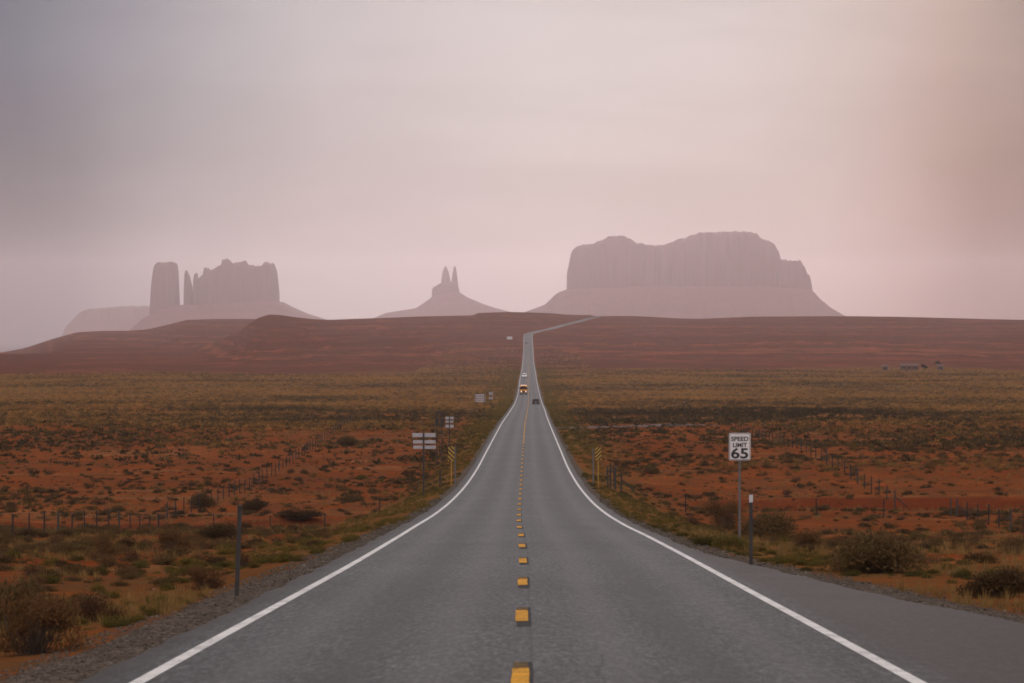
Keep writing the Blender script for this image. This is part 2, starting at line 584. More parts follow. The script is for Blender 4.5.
def asphalt_material(name='asphalt', dark=1.0):
    m, t, b = mat_new(name)
    geo = t.nodes.new('ShaderNodeNewGeometry')
    P = geo.outputs['Position']
    at = N(t, 'ShaderNodeAttribute', attribute_name='across')     # metres from the centre line
    u = math_node(t, 'ABSOLUTE', at.outputs['Fac'])
    mpa = t.nodes.new('ShaderNodeMapping')
    mpa.inputs['Scale'].default_value = (1.0, 0.16, 1.0)
    t.links.new(P, mpa.inputs[0])
    agg = noise(t, mpa.outputs[0], 13.0, 7, 0.92)
    spk = noise(t, P, 11.0, 4, 0.75)
    mp = t.nodes.new('ShaderNodeMapping')
    mp.inputs['Scale'].default_value = (1.0, 0.05, 1.0)
    t.links.new(P, mp.inputs[0])
    lng = noise(t, mp.outputs[0], 1.6, 5, 0.6)
    blot = noise(t, P, 0.11, 5, 0.6)
    base = ramp(t, agg, [(0.36, (0.011, 0.0112, 0.012)), (0.5, (0.045, 0.0450, 0.047)), (0.64, (0.130, 0.129, 0.133))])
    base = mix_col(t, 1.0, base, map_range(t, spk, 0.3, 0.7, 0.68, 1.32, 'LINEAR'), 'MULTIPLY')
    base = mix_col(t, 1.0, base, map_range(t, lng, 0.3, 0.7, 0.86, 1.14, 'LINEAR'), 'MULTIPLY')
    base = mix_col(t, 1.0, base, map_range(t, blot, 0.3, 0.7, 0.80, 1.18, 'LINEAR'), 'MULTIPLY')
    # wheel paths polished paler, oil drip darker between them
    def bump_at(c, w):
        d = math_node(t, 'ABSOLUTE', math_node(t, 'SUBTRACT', u, c))
        return map_range(t, d, 0.0, w, 1.0, 0.0)
    wp = math_node(t, 'MAXIMUM', bump_at(0.95, 0.55), bump_at(2.75, 0.55))
    base = mix_col(t, math_node(t, 'MULTIPLY', wp, 0.30), base, (0.115, 0.110, 0.105))
    base = mix_col(t, math_node(t, 'MULTIPLY', bump_at(1.85, 0.5), 0.55), base, (0.034, 0.032, 0.032))
    # seam beside the centre line and a wandering crack in the right lane
    wv = math_node(t, 'MULTIPLY_ADD', noise(t, mp.outputs[0], 4.0, 4, 0.6), 0.3, -0.15)
    seam = math_node(t, 'ABSOLUTE', math_node(t, 'SUBTRACT', math_node(t, 'ADD', at.outputs['Fac'], math_node(t, 'MULTIPLY', wv, 0.35)), 0.03))
    base = mix_col(t, map_range(t, seam, 0.0, 0.022, 0.5, 0.0), base, (0.016, 0.015, 0.015))
    cr = math_node(t, 'ABSOLUTE', math_node(t, 'SUBTRACT', math_node(t, 'ADD', at.outputs['Fac'], math_node(t, 'MULTIPLY', wv, 1.6)), 0.72))
    brk = map_range(t, noise(t, mp.outputs[0], 0.9, 3, 0.5), 0.47, 0.55, 0, 0.7)
    base = mix_col(t, math_node(t, 'MULTIPLY', map_range(t, cr, 0.0, 0.02, 1.0, 0.0), brk), base, (0.018, 0.017, 0.017))
    # dust blown on at the margins
    ed = math_node(t, 'ADD', u, math_node(t, 'MULTIPLY_ADD', spk, 0.6, -0.3))
    base = mix_col(t, map_range(t, ed, 3.80, 4.30, 0, 0.7), base, (0.036, 0.026, 0.022))
    t.links.new(base, b.inputs['Base Color'])
    b.inputs['Roughness'].default_value = 0.8
    b.inputs['Specular IOR Level'].default_value = 0.17
    bp = t.nodes.new('ShaderNodeBump')
    bp.inputs['Strength'].default_value = 0.5
    bp.inputs['Distance'].default_value = 0.012
    t.links.new(agg, bp.inputs['Height'])
    t.links.new(bp.outputs[0], b.inputs['Normal'])
    return m


def paint_material(name, col, worn, wear=0.5):
    m, t, b = mat_new(name)
    geo = t.nodes.new('ShaderNodeNewGeometry')
    P = geo.outputs['Position']
    a = noise(t, P, 34.0, 4, 0.75)
    c = noise(t, P, 2.3, 4, 0.6)
    k = math_node(t, 'MULTIPLY_ADD', c, 0.45, a)
    f = map_range(t, k, 0.60 + 0.25 * (1 - wear), 0.86 + 0.25 * (1 - wear), 0, 1)
    d = mix_col(t, map_range(t, c, 0.35, 0.7, 0, 0.35), col, tuple(v * 0.62 for v in col))
    t.links.new(mix_col(t, f, d, worn), b.inputs['Base Color'])
    b.inputs['Roughness'].default_value = 0.95
    b.inputs['Specular IOR Level'].default_value = 0.03
    return m


def leaf_material(name, cols, attr=False):
    m, t, b = mat_new(name)
    geo = t.nodes.new('ShaderNodeNewGeometry')
    if attr:
        r = N(t, 'ShaderNodeAttribute', attribute_name='tint').outputs['Fac']
    else:
        r = t.nodes.new('ShaderNodeObjectInfo').outputs['Random']
    rl = geo.outputs['Random Per Island']
    f = math_node(t, 'ADD', math_node(t, 'MULTIPLY', r, 0.72), math_node(t, 'MULTIPLY', rl, 0.28))
    c = ramp(t, f, [(i / (len(cols) - 1) * 0.9 + 0.05, x) for i, x in enumerate(cols)])
    out = t.nodes['Material Output']
    t.links.new(c, b.inputs['Base Color'])
    b.inputs['Roughness'].default_value = 0.85
    b.inputs['Specular IOR Level'].default_value = 0.05
    tr = t.nodes.new('ShaderNodeBsdfTranslucent')
    t.links.new(c, tr.inputs[0])
    mx = t.nodes.new('ShaderNodeMixShader')
    mx.inputs[0].default_value = 0.25
    t.links.new(b.outputs[0], mx.inputs[1])
    t.links.new(tr.outputs[0], mx.inputs[2])
    t.links.new(mx.outputs[0], out.inputs['Surface'])
    return m


def rock_material(name, c1, c2, c3):
    m, t, b = mat_new(name)
    geo = t.nodes.new('ShaderNodeNewGeometry')
    P = geo.outputs['Position']
    sp = t.nodes.new('ShaderNodeSeparateXYZ')
    t.links.new(P, sp.inputs[0])
    mp = t.nodes.new('ShaderNodeMapping')
    mp.inputs['Scale'].default_value = (1, 1, 0.12)
    t.links.new(P, mp.inputs[0])
    flute = noise(t, mp.outputs[0], 0.06, 6, 0.65)
    zz = math_node(t, 'MULTIPLY_ADD', noise(t, P, 0.01, 3, 0.5), 14.0, sp.outputs[2])
    cb = t.nodes.new('ShaderNodeCombineXYZ')
    t.links.new(zz, cb.inputs[2])
    band = noise(t, cb.outputs[0], 0.09, 4, 0.6)
    c = ramp(t, flute, [(0.3, c1), (0.5, c2), (0.7, c3)])
    c = mix_col(t, map_range(t, band, 0.4, 0.65, 0, 0.45), c, c1)
    t.links.new(c, b.inputs['Base Color'])
    b.inputs['Roughness'].default_value = 0.95
    b.inputs['Specular IOR Level'].default_value = 0.1
    bp = t.nodes.new('ShaderNodeBump')
    bp.inputs['Strength'].default_value = 0.15
    bp.inputs['Distance'].default_value = 4.0
    t.links.new(flute, bp.inputs['Height'])
    t.links.new(bp.outputs[0], b.inputs['Normal'])
    return m


M = {}
M['ground'] = ground_material()
M['asphalt'] = asphalt_material()
M['dirt_road'] = simple('dirt_road', (0.11, 0.078, 0.068), 0.95, vary=0.25, scale=0.6, spec=0.1)
M['white_paint'] = paint_material('white_paint', (0.74, 0.72, 0.69), (0.11, 0.105, 0.10), 0.55)
M['yellow_paint'] = paint_material('yellow_paint', (0.78, 0.37, 0.035), (0.16, 0.10, 0.045), 0.85)
M['yellow_faded'] = paint_material('yellow_faded', (0.20, 0.115, 0.035), (0.05, 0.045, 0.04), 0.95)
M['seal'] = simple('black_seal', (0.046, 0.044, 0.044), 0.95, vary=0.5, scale=20.0, spec=0.03)
M['rock'] = rock_material('sandstone', (0.115, 0.048, 0.034), (0.135, 0.056, 0.039), (0.152, 0.065, 0.045))
M['talus'] = rock_material('talus_slope', (0.10, 0.042, 0.030), (0.145, 0.060, 0.040), (0.18, 0.08, 0.052))
M['sage'] = leaf_material('sage_leaf', [(0.051, 0.030, 0.014), (0.083, 0.050, 0.022), (0.123, 0.073, 0.030), (0.101, 0.067, 0.028), (0.158, 0.088, 0.032)])
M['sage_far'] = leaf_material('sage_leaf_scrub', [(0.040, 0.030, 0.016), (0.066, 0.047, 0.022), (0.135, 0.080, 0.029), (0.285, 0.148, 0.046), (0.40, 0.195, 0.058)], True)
M['rabbit'] = leaf_material('rabbitbrush_leaf', [(0.060, 0.050, 0.017), (0.098, 0.074, 0.020), (0.150, 0.100, 0.022), (0.085, 0.075, 0.023), (0.19, 0.115, 0.024)])
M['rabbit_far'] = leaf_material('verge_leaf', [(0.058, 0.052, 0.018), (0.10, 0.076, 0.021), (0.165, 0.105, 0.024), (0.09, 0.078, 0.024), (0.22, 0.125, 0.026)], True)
M['dry'] = leaf_material('dry_brush', [(0.072, 0.034, 0.018), (0.101, 0.048, 0.024), (0.143, 0.069, 0.029), (0.119, 0.065, 0.026), (0.166, 0.083, 0.032)])
M['drygrass'] = leaf_material('dry_grass', [(0.13, 0.075, 0.030), (0.20, 0.115, 0.040), (0.27, 0.155, 0.052), (0.22, 0.135, 0.05), (0.30, 0.18, 0.07)], True)
M['twig'] = simple('twig', (0.075, 0.050, 0.034), 0.9, vary=0.3, scale=9)
M['stone'] = leaf_material('crushed_stone', [(0.055, 0.043, 0.033), (0.11, 0.088, 0.068), (0.16, 0.13, 0.102), (0.09, 0.068, 0.053), (0.27, 0.23, 0.19)], True)
M['galv'] = simple('galvanised_steel', (0.12, 0.112, 0.11), 0.7, 0.0, 0.2, 8)
M['weathered_post'] = simple('weathered_post', (0.042, 0.035, 0.031), 0.85, 0.0, 0.3, 7)
M['rust_post'] = simple('rust_post', (0.022, 0.015, 0.012), 0.85, 0.0, 0.3, 9)
M['wire'] = simple('fence_wire', (0.05, 0.040, 0.034), 0.8, 0.0, 0.2, 3)
M['sign_white'] = simple('sign_white', (0.74, 0.70, 0.69), 0.45, 0.0, 0.06, 3)
M['sign_black'] = simple('sign_black', (0.018, 0.017, 0.018), 0.5, 0.0, 0.2, 3)
M['sign_back'] = simple('sign_back', (0.40, 0.37, 0.39), 0.6, 0.0, 0.12, 3)
M['sign_yellow'] = simple('sign_yellow', (0.44, 0.255, 0.02), 0.6, 0.0, 0.1, 4)
M['post_yellow'] = simple('post_yellow', (0.36, 0.20, 0.025), 0.65, 0.0, 0.15, 4)
M['brown_board'] = simple('brown_board', (0.045, 0.032, 0.028), 0.7, 0.0, 0.25, 4)
M['reflector'] = simple('reflector_white', (0.55, 0.52, 0.53), 0.35, 0.0, 0.05, 4)
M['reflector_red'] = simple('reflector_red', (0.62, 0.28, 0.27), 0.35, 0.0, 0.05, 4)
M['bus_yellow'] = simple('bus_yellow', (0.62, 0.235, 0.012), 0.5, 0.0, 0.05, 2)
M['glass'] = simple('dark_glass', (0.012, 0.013, 0.015), 0.35, 0.0, 0.05, 2, spec=0.15)
M['black_rubber'] = simple('black_rubber', (0.015, 0.015, 0.015), 0.8, 0.0, 0.1, 8)
M['black_plastic'] = simple('black_plastic', (0.02, 0.02, 0.02), 0.45, 0.0, 0.1, 4)
M['rim'] = simple('wheel_rim', (0.45, 0.45, 0.46), 0.35, 0.8, 0.1, 4)
M['car_dark'] = simple('dark_car_paint', (0.018, 0.021, 0.020), 0.6, 0.0, 0.05, 2)
M['car_white'] = simple('white_car_paint', (0.72, 0.71, 0.72), 0.28, 0.0, 0.03, 2)
M['car_grey'] = simple('grey_car_paint', (0.10, 0.11, 0.14), 0.28, 0.3, 0.05, 2)
M['chrome'] = simple('chrome', (0.6, 0.6, 0.62), 0.2, 1.0, 0.05, 2)
M['headlight'] = simple('headlight_lit', (0.9, 0.85, 0.75), 0.2, 0.0, 0.02, 2, emit=((1.0, 0.80, 0.58), 1.5))
M['amber'] = simple('amber_lamp', (0.7, 0.25, 0.02), 0.3, 0.0, 0.05, 2, emit=((1.0, 0.4, 0.05), 1.2))
M['taillight'] = simple('tail_light', (0.32, 0.012, 0.012), 0.25, 0.0, 0.05, 2)
M['plate'] = simple('number_plate', (0.6, 0.58, 0.55), 0.4, 0.0, 0.05, 2)
M['stucco'] = simple('brown_stucco', (0.11, 0.055, 0.04), 0.9, 0.0, 0.12, 1.2)
M['trailer'] = simple('trailer_white', (0.16, 0.105, 0.085), 0.9, 0.0, 0.1, 1.5, spec=0.05)
M['roof'] = simple('pale_roof', (0.15, 0.092, 0.075), 0.95, 0.0, 0.15, 1.5, spec=0.03)
M['juniper'] = leaf_material('juniper_leaf', [(0.022, 0.026, 0.014), (0.035, 0.040, 0.020), (0.050, 0.052, 0.026)])
M['bark'] = simple('bark', (0.09, 0.06, 0.045), 0.95, 0.0, 0.3, 6)

# ------------------------------------------------------------------ ground sheet
def build_ground():
    ys = [-85.0]
    while ys[-1] < 20000:
        y = ys[-1]
        st = 2.0 if y < 18 else max(0.35, 0.0095 * y)
        if 60 < y < 420:
            st = min(st, 1.6)
        if 1600 < y < 4400:
            st = min(st, 13.0)
        ys.append(y + st)
    ys = np.array(ys)
    n = 300
    u = np.linspace(-1, 1, 2 * n + 1)
    prof = np.sign(u) * (0.86 * np.abs(u) ** 3 + 0.14 * np.abs(u))
    hw = 70 + 0.5 * np.maximum(ys, 0)
    Y = np.repeat(ys[:, None], len(u), 1)
    X = xroad(ys)[:, None] * np.exp(-((hw[:, None] * prof[None]) / 400) ** 2) + hw[:, None] * prof[None]
    Z = ground_z(X, Y)
    # beyond the ridge the land falls back to the flats under the buttes
    V = np.stack([X, Y, Z], -1).reshape(-1, 3)
    r, c = len(ys), len(u)
    idx = np.arange(r * c).reshape(r, c)
    faces = np.stack([idx[:-1, :-1], idx[:-1, 1:], idx[1:, 1:], idx[1:, :-1]], -1).reshape(-1, 4)
    me = np_mesh('ground', V, faces, M['ground'], smooth=True)
    x, y = V[:, 0], V[:, 1]
    uu = x - xroad(y)
    a = np.abs(uu) - np.where(uu < 0, edge_left(y), edge_right(y))
    gw = np.where(uu < 0, 1.5, 1.6) * np.interp(y, [0, 50, 110, 400], [1, 1, 0.55, 0.45]) + 0.4 * fbm(x / 3, y / 3, 2, 41)
    point_attr(me, 'gravel', (1 - sstep(0.45, 1.0, a / gw)) * (y < 1200))
    yb = 226 + 9 * np.sin(x / 17.0) + 0.08 * x
    point_attr(me, 'wash', sstep(yb - 16, yb - 9, y) * (1 - sstep(yb + 0.5, yb + 2.5, y)) * sstep(6, 12, a))
    sage = sstep(330, 900, y + 60 * fbm(x / 60, y / 60, 3, 51))
    verge = (1 - sstep(2.0, 8.0, a)) * np.interp(y, [0, 60, 160], [0.35, 0.45, 0.8]) * (y < 1500)
    point_attr(me, 'sage', np.clip(np.maximum(sage, verge), 0, 1))
    point_attr(me, 'beds', sstep(np.where(x < -60, 1440, 1500), np.where(x < -60, 1680, 1900), y + np.where(x < -60, 200, 420) * fbm(x / 110, y / 260, 4, 55)) * sstep(-1, 1.5, a))
    o = link('ground', me)
    o['kind'] = 'structure'
    return o


build_ground()

# ------------------------------------------------------------------ road and its markings
ROWS = np.concatenate([np.arange(-80, 140, 1.0), np.arange(140, 420, 2.0), np.arange(420, 1300, 5.0), np.arange(1300, 3990, 10.0)])
_RZ = zroad(ROWS)
_RX = xroad(ROWS)


def road_xz(d, u):
    """a point of the road surface, from the same rows as its mesh"""
    return np.interp(d, ROWS, _RX) + u, np.interp(d, ROWS, _RZ) - 0.015 * np.abs(u)


def build_road():
    cols = [None, -3.7, -1.85, 0.0, 1.85, 3.7, None]
    V, A, faces = [], [], []
    w = len(cols) + 2
    for i, d in enumerate(ROWS):
        le, re = -float(edge_left(d)), float(edge_right(d))
        jag = 0.12 * float(vnoise(d / 1.3, 3.0)) + 0.05 * float(vnoise(d / 0.4, 9.0))
        jag2 = 0.16 * float(vnoise(d / 1.7, 13.0)) + 0.05 * float(vnoise(d / 0.45, 19.0))
        us = [le + jag, le + jag] + cols[1:-1] + [re + jag2, re + jag2]
        for k, u in enumerate(us):
            z = _RZ[i] - 0.015 * abs(u) - (0.3 if k in (0, len(us) - 1) else 0)
            V.append((_RX[i] + u, d, z))
            A.append(u)
    n = len(ROWS)
    for i in range(n - 1):
        for k in range(w - 1):
            a = i * w + k
            faces.append((a, a + 1, a + w + 1, a + w))
    me = np_mesh('road', np.array(V), np.array(faces), M['asphalt'])
    point_attr(me, 'across', np.array(A))
    o = link('road', me)
    o['kind'] = 'structure'


build_road()


def strip(V, Fc, d0, d1, u0, u1, lift, wob=0.0, sub=None):
    ds = [d0] + [float(r) for r in ROWS if d0 < r < d1] + [d1]
    if sub:
        ds = sorted(set(ds) | set(np.linspace(d0, d1, sub)))
    b = len(V)
    for d in ds:
        w = wob * float(vnoise(d / 0.5, u0 * 7)) if wob else 0.0
        for u in (u0 + w, u1 + w * 0.6):
            x, z = road_xz(d, u)
            V.append((float(x), d, float(z) + lift + max(0, d) * 6e-6))
    for i in range(len(ds) - 1):
        a = b + 2 * i
        Fc.append((a, a + 1, a + 3, a + 2))


V, Fc = [], []
strip(V, Fc, -80, 3900, -HALF - 0.075, -HALF + 0.075, 0.004)
o = link('edge_line', np_mesh('edge_line', np.array(V), np.array(Fc), M['white_paint']))
o['kind'] = 'structure'
V, Fc = [], []
strip(V, Fc, -80, 3900, HALF - 0.075, HALF + 0.075, 0.004)
o = link('edge_line', np_mesh('edge_line', np.array(V), np.array(Fc), M['white_paint']))
o['kind'] = 'structure'
CEN = -0.075
V, Fc, V2, F2, V3, F3 = [], [], [], [], [], []
d = 28.3 - 12.19 * 8
while d < 335:
    strip(V, Fc, d - 1.45, d + 1.55, CEN - 0.085, CEN + 0.085, 0.009, 0.015, 5)
    strip(V3, F3, d + 1.6, d + 2.45, CEN - 0.07, CEN + 0.08, 0.009, 0.02, 4)
    strip(V2, F2, d - 2.7, d + 2.5, CEN - 0.065, CEN + 0.125, 0.004, 0.02, 6)
    d += 12.19
strip(V, Fc, 336, 2300, CEN - 0.05, CEN + 0.05, 0.009)
o = link('centre_line', np_mesh('centre_line', np.array(V), np.array(Fc), M['yellow_paint']))
o['kind'] = 'structure'
o = link('old_centre_line', np_mesh('old_centre_line', np.array(V3), np.array(F3), M['yellow_faded']))
o['kind'] = 'structure'
o = link('road_patch', np_mesh('road_patch', np.array(V2), np.array(F2), M['seal']))
o['kind'] = 'structure'


def side_track(pts, width, name):
    V, Fc = [], []
    pts = np.array(pts, float)
    t = np.linspace(0, 1, 40)
    k = np.linspace(0, 1, len(pts))
    xs, ys = np.interp(t, k, pts[:, 0]), np.interp(t, k, pts[:, 1])
    for i in range(40):
        tx, ty = np.gradient(xs)[i], np.gradient(ys)[i]
        L = math.hypot(tx, ty)
        nx, ny = -ty / L, tx / L
        for s in np.linspace(-0.5, 0.5, 7):
            x, y = xs[i] + nx * s * width, ys[i] + ny * s * width
            V.append((x, y, gz(x, y) + 0.05))
    for i in range(39):
        for j in range(6):
            a = i * 7 + j
            Fc.append((a, a + 1, a + 8, a + 7))
    o = link(name, np_mesh(name, np.array(V), np.array(Fc), M['dirt_road']))
    o['kind'] = 'structure'


side_track([(4.3, 434), (9, 436), (16, 442), (26, 455)], 9.0, 'dirt_track')
side_track([(-4.0, 668), (-8, 672), (-16, 680)], 10.0, 'dirt_track')

# ------------------------------------------------------------------ buttes
def grid_rock(name, mat, parent, p0, p1, D, top, depth, res, edge, foot_noise, floor_z, round_ends=0.35, rough=3.0, seed=0, flutes=5.0):
    """a rock mass: top(p) gives its skyline row; depth is half its thickness front to back; walls fall within `edge` metres"""
    k = D / 6700.0
    depth, res, edge, foot_noise, rough, flutes = depth * k, res * k, edge * k, foot_noise * k, rough * k, flutes * k
    x0, x1 = at_px(p0, D), at_px(p1, D)
    mar = 1.5 * edge + 1.0 * (foot_noise + flutes)
    nx = max(6, int((x1 - x0 + 4 * edge) / res))
    ny = max(8, int((2 * depth + 2 * mar) / (res * 1.5)))
    xs = np.linspace(x0 - 2 * edge, x1 + 2 * edge, nx)
    ys = np.linspace(-depth - mar, depth + mar, ny)
    X, Yv = np.meshgrid(xs, ys)
    xm, hw = (x0 + x1) / 2, (x1 - x0) / 2
    fx = np.clip(np.abs(X - xm) / hw, 0, 1.2)
    dep = depth * (1 - round_ends * fx ** 3) + foot_noise * fbm(X / 60 / k, Yv / 300 / k + 3 + np.sign(Yv) * 7, 4, 60 + seed) + flutes * fbm(X / 11 / k, np.sign(Yv) * 5, 3, 70 + seed)
    dist_y = dep - np.abs(Yv)
    dist_x = hw - np.abs(X - xm) + 0.12 * foot_noise * fbm(Yv / 25 / k, Yv * 0, 3, 80 + seed)
    inside = np.minimum(dist_y, dist_x)
    p = PX0 + F * np.clip(X, x0 + 0.2, x1 - 0.2) / D
    row = top(p)
    h = (ROW0 - row) * D / F + Z0
    h = h - np.abs(Yv / depth) ** 2 * rough * 1.3 + rough * (0.5 * fbm(X / 22 / k, Yv / 22 / k, 4, 90 + seed) + 1.6 * fbm(X / 9 / k, Yv / 40 / k, 4, 95 + seed))
    wall = 0.985 * sstep(-edge * 0.9, -edge * 0.1, inside) + 0.015 * sstep(-edge * 0.1, edge * 1.2, inside)
    Z = floor_z + (h - floor_z) * wall
    V = np.stack([X, Yv + D + 0.0, Z], -1).reshape(-1, 3)
    idx = np.arange(nx * ny).reshape(ny, nx)
    faces = np.stack([idx[:-1, :-1], idx[:-1, 1:], idx[1:, 1:], idx[1:, :-1]], -1).reshape(-1, 4)
    return link(name, np_mesh(name, V, faces, mat), parent)


def talus_rock(name, parent, P, Rw, D, depth, floor_z, seed=0):
    x0, x1 = at_px(P[0], D), at_px(P[-1], D)
    depth = depth * D / 6700.0
    nx, ny = 190, 60
    xs, ys = np.linspace(x0, x1, nx), np.linspace(-depth, depth, ny)
    X, Yv = np.meshgrid(xs, ys)
    h = (ROW0 - np.interp(PX0 + F * X / D, P, Rw)) * D / F + Z0
    f = np.clip(1 - np.abs(Yv) / depth, 0, 1)
    core = np.clip(f * 1.9, 0, 1)
    Z = floor_z + (h - floor_z) * core + (9 * fbm(X / 60, Yv / 220, 4, 100 + seed) + 4 * fbm(X / 17, Yv / 60, 3, 104 + seed)) * (core < 1) * np.clip((h - floor_z) / 120, 0.2, 1)
    V = np.stack([X, Yv + D, Z], -1).reshape(-1, 3)
    idx = np.arange(nx * ny).reshape(ny, nx)
    faces = np.stack([idx[:-1, :-1], idx[:-1, 1:], idx[1:, 1:], idx[1:, :-1]], -1).reshape(-1, 4)
    return link(name, np_mesh(name, V, faces, M['talus'], smooth=True), parent)


FZ = -184.0 + Z0
DL, DM, DR_, DB = 13200.0, 15000.0, 13500.0, 18500.0


def tab(P, Rw):
    return lambda p: np.interp(p, P, Rw)


# the group of towers on the left
b = empty('butte', (0, 0, 0))
tag(b, 'hazy castle-like butte on the left with a lone square tower and two thin spires', 'butte', 'buttes on the skyline')
talus_rock('talus', b, [108, 126, 139, 151.7, 165, 178.5, 190, 200, 240, 277.5, 288, 304, 314, 330, 400], [366, 342, 329, 318, 311, 307, 305, 305, 303, 301.5, 307, 314, 317, 322, 345], DL, 330, FZ, 1)
grid_rock('tower', M['rock'], b, 151.6, 177.8, DL, tab([151.6, 152.6, 154, 156, 159, 174.4, 176.6, 177.8], [292, 283, 272, 264.8, 262.8, 262, 264.6, 280]), 38, 2.4, 3.0, 6, FZ, 0.2, 2.0, 1, 3.0)
grid_rock('spire', M['rock'], b, 184.2, 192.6, DL, tab([184.2, 185, 186.7, 189.5, 191, 192.6], [279, 271.4, 270, 275.5, 283, 287]), 12, 1.4, 1.8, 2, FZ, 0.2, 1.0, 2, 1.5)
grid_rock('spire', M['rock'], b, 193.4, 198.7, DL, tab([193.4, 194.5, 197, 198.7], [279, 274, 272.6, 281]), 10, 1.3, 1.5, 2, FZ, 0.2, 1.0, 3, 1.5)
grid_rock('cliff', M['rock'], b, 200.4, 277, DL, tab([200.4, 201.2, 203, 205, 207, 209.4, 211, 215.4, 217.4, 225, 225.8, 229, 232, 238.7, 245.5, 247.4, 262, 264.7, 271.5, 274.8, 276.4, 277],
                                                   [281, 277, 275.5, 275, 267, 273, 271.4, 270, 267, 264.6, 259, 260.5, 264, 262.4, 262.4, 266.8, 266.8, 263.8, 263, 270, 284, 292]), 85, 1.7, 2.0, 14, FZ, 0.3, 5.0, 4, 3.0)
# the low mesa behind it
b = empty('mesa', (0, 0, 0))
tag(b, 'palest flat-topped mesa, low and almost lost in haze behind the square tower', 'mesa', 'buttes on the skyline')
grid_rock('cliff', M['rock'], b, 76, 176, DB, tab([76, 78, 85.5, 95, 132, 152, 176], [320, 317.5, 311, 308.4, 306.4, 306.4, 307]), 110, 3.6, 4.0, 16, FZ, 0.3, 3.0, 6, 6.0)
talus_rock('talus', b, [56, 66, 72, 78, 100, 176, 200, 260], [352, 338, 326, 320, 316, 316, 330, 350], DB, 190, FZ, 6)
# the twin-fingered butte in the middle
b = empty('butte', (0, 0, 0))
tag(b, 'small butte with two pointed fingers on a broad sloping base, left of the road', 'butte', 'buttes on the skyline')
talus_rock('talus', b, [300, 366, 377, 389, 418, 431, 434, 446, 459.5, 465.7, 482.4, 497, 511, 524, 600], [352, 322, 318, 313, 308.5, 300, 297, 294, 292.5, 296.6, 303.7, 308.5, 312, 317, 350], DM, 330, FZ, 8)
grid_rock('cliff', M['rock'], b, 432.4, 459.6, DM, tab([432.4, 433, 439.4, 444, 456, 458, 459.6], [289, 287, 284.4, 282, 281, 284, 292]), 32, 2.6, 3.0, 6, FZ, 0.3, 2.0, 8, 3.0)
grid_rock('spire', M['rock'], b, 441.3, 450.4, DM, tab([441.3, 442.8, 445.6, 448.6, 450.4], [280, 271, 265.6, 271.6, 281]), 13, 1.7, 1.8, 2, FZ, 0.2, 0.8, 9, 1.5)
grid_rock('spire', M['rock'], b, 451.2, 458.0, DM, tab([451.2, 452.6, 453.9, 455.6, 457.2, 458], [281, 274, 266.3, 266.3, 277, 282]), 12, 1.7, 1.8, 2, FZ, 0.2, 0.8, 10, 1.5)
# the broad one on the right
b = empty('butte', (0, 0, 0))
tag(b, 'largest butte, a broad massive block with a rounded double top right of the road', 'butte', 'buttes on the skyline')
talus_rock('talus', b, [440, 512, 528, 544.6, 556.6, 566, 640, 760, 804, 812, 822, 834, 846, 900], [350, 317, 311, 305, 293.5, 290, 287, 287, 291, 300, 308, 315, 320, 352], DR_, 420, FZ, 11)
grid_rock('cliff', M['rock'], b, 567.4, 808.6, DR_, tab([567.4, 568.6, 571, 576, 595, 609, 623.6, 633, 645, 662, 681, 700, 738, 752.8, 760, 769.5, 774, 776.7, 793.4, 796, 798, 800.6, 803, 806, 808.6],
                                                    [273, 268, 253.5, 247.7, 244, 238, 237, 242.5, 246, 246.8, 240, 233.4, 232.4, 234.4, 240, 244, 251, 260.7, 262, 261, 265, 267, 273.6, 275, 290]), 150, 2.6, 3.0, 30, FZ, 0.3, 4.5, 12, 4.5)

# ------------------------------------------------------------------ haze: the dusty air of the valley
hz = MB()
hz.box((0, 9500, 120.0), (28000, 26000, 620.0))
ho = hz.build('haze', None or M['wire'])
ho['kind'] = 'stuff'
hm = bpy.data.materials.new('dusty_air')
hm.use_nodes = True
ht = hm.node_tree
ht.nodes.clear()
pv = ht.nodes.new('ShaderNodeVolumePrincipled')
pv.inputs['Color'].default_value = (*HAZE_COLOR, 1)
pv.inputs['Density'].default_value = HAZE_DENSITY
pv.inputs['Anisotropy'].default_value = HAZE_G
om = ht.nodes.new('ShaderNodeOutputMaterial')
ht.links.new(pv.outputs[0], om.inputs['Volume'])
ho.data.materials.clear()
ho.data.materials.append(hm)


# ------------------------------------------------------------------ shrubs
def blades(n, lobes, size, flat=0.6, up=0.35, r=None):
    """leaf triangles scattered through a lobed dome of unit width; returns verts (3n,3)"""
    r = r or rng
    k = r.integers(0, len(lobes), n)
    L = np.array(lobes)[k]
    dirs = r.normal(size=(n, 3))
    dirs[:, 2] = np.abs(dirs[:, 2])
    dirs /= np.linalg.norm(dirs, axis=1)[:, None]
    rad = r.random(n) ** 0.5 * (1 + 0.25 * r.random(n) ** 3)
    P = L[:, :3] + dirs * (L[:, 3] * rad)[:, None] * np.array([1, 1, flat])
    P[:, 2] = np.maximum(P[:, 2], 0.015)
    ax = r.normal(size=(n, 3)) + dirs * 0.9 + np.array([0, 0, up])
    ax /= np.linalg.norm(ax, axis=1)[:, None]
    sd = np.cross(ax, r.normal(size=(n, 3)))
    sd /= np.linalg.norm(sd, axis=1)[:, None] + 1e-9
    s = size * (0.6 + 0.8 * r.random(n))[:, None]
    return np.stack([P - sd * s * 0.42, P + sd * s * 0.42, P + ax * s * 1.7], 1).reshape(-1, 3)


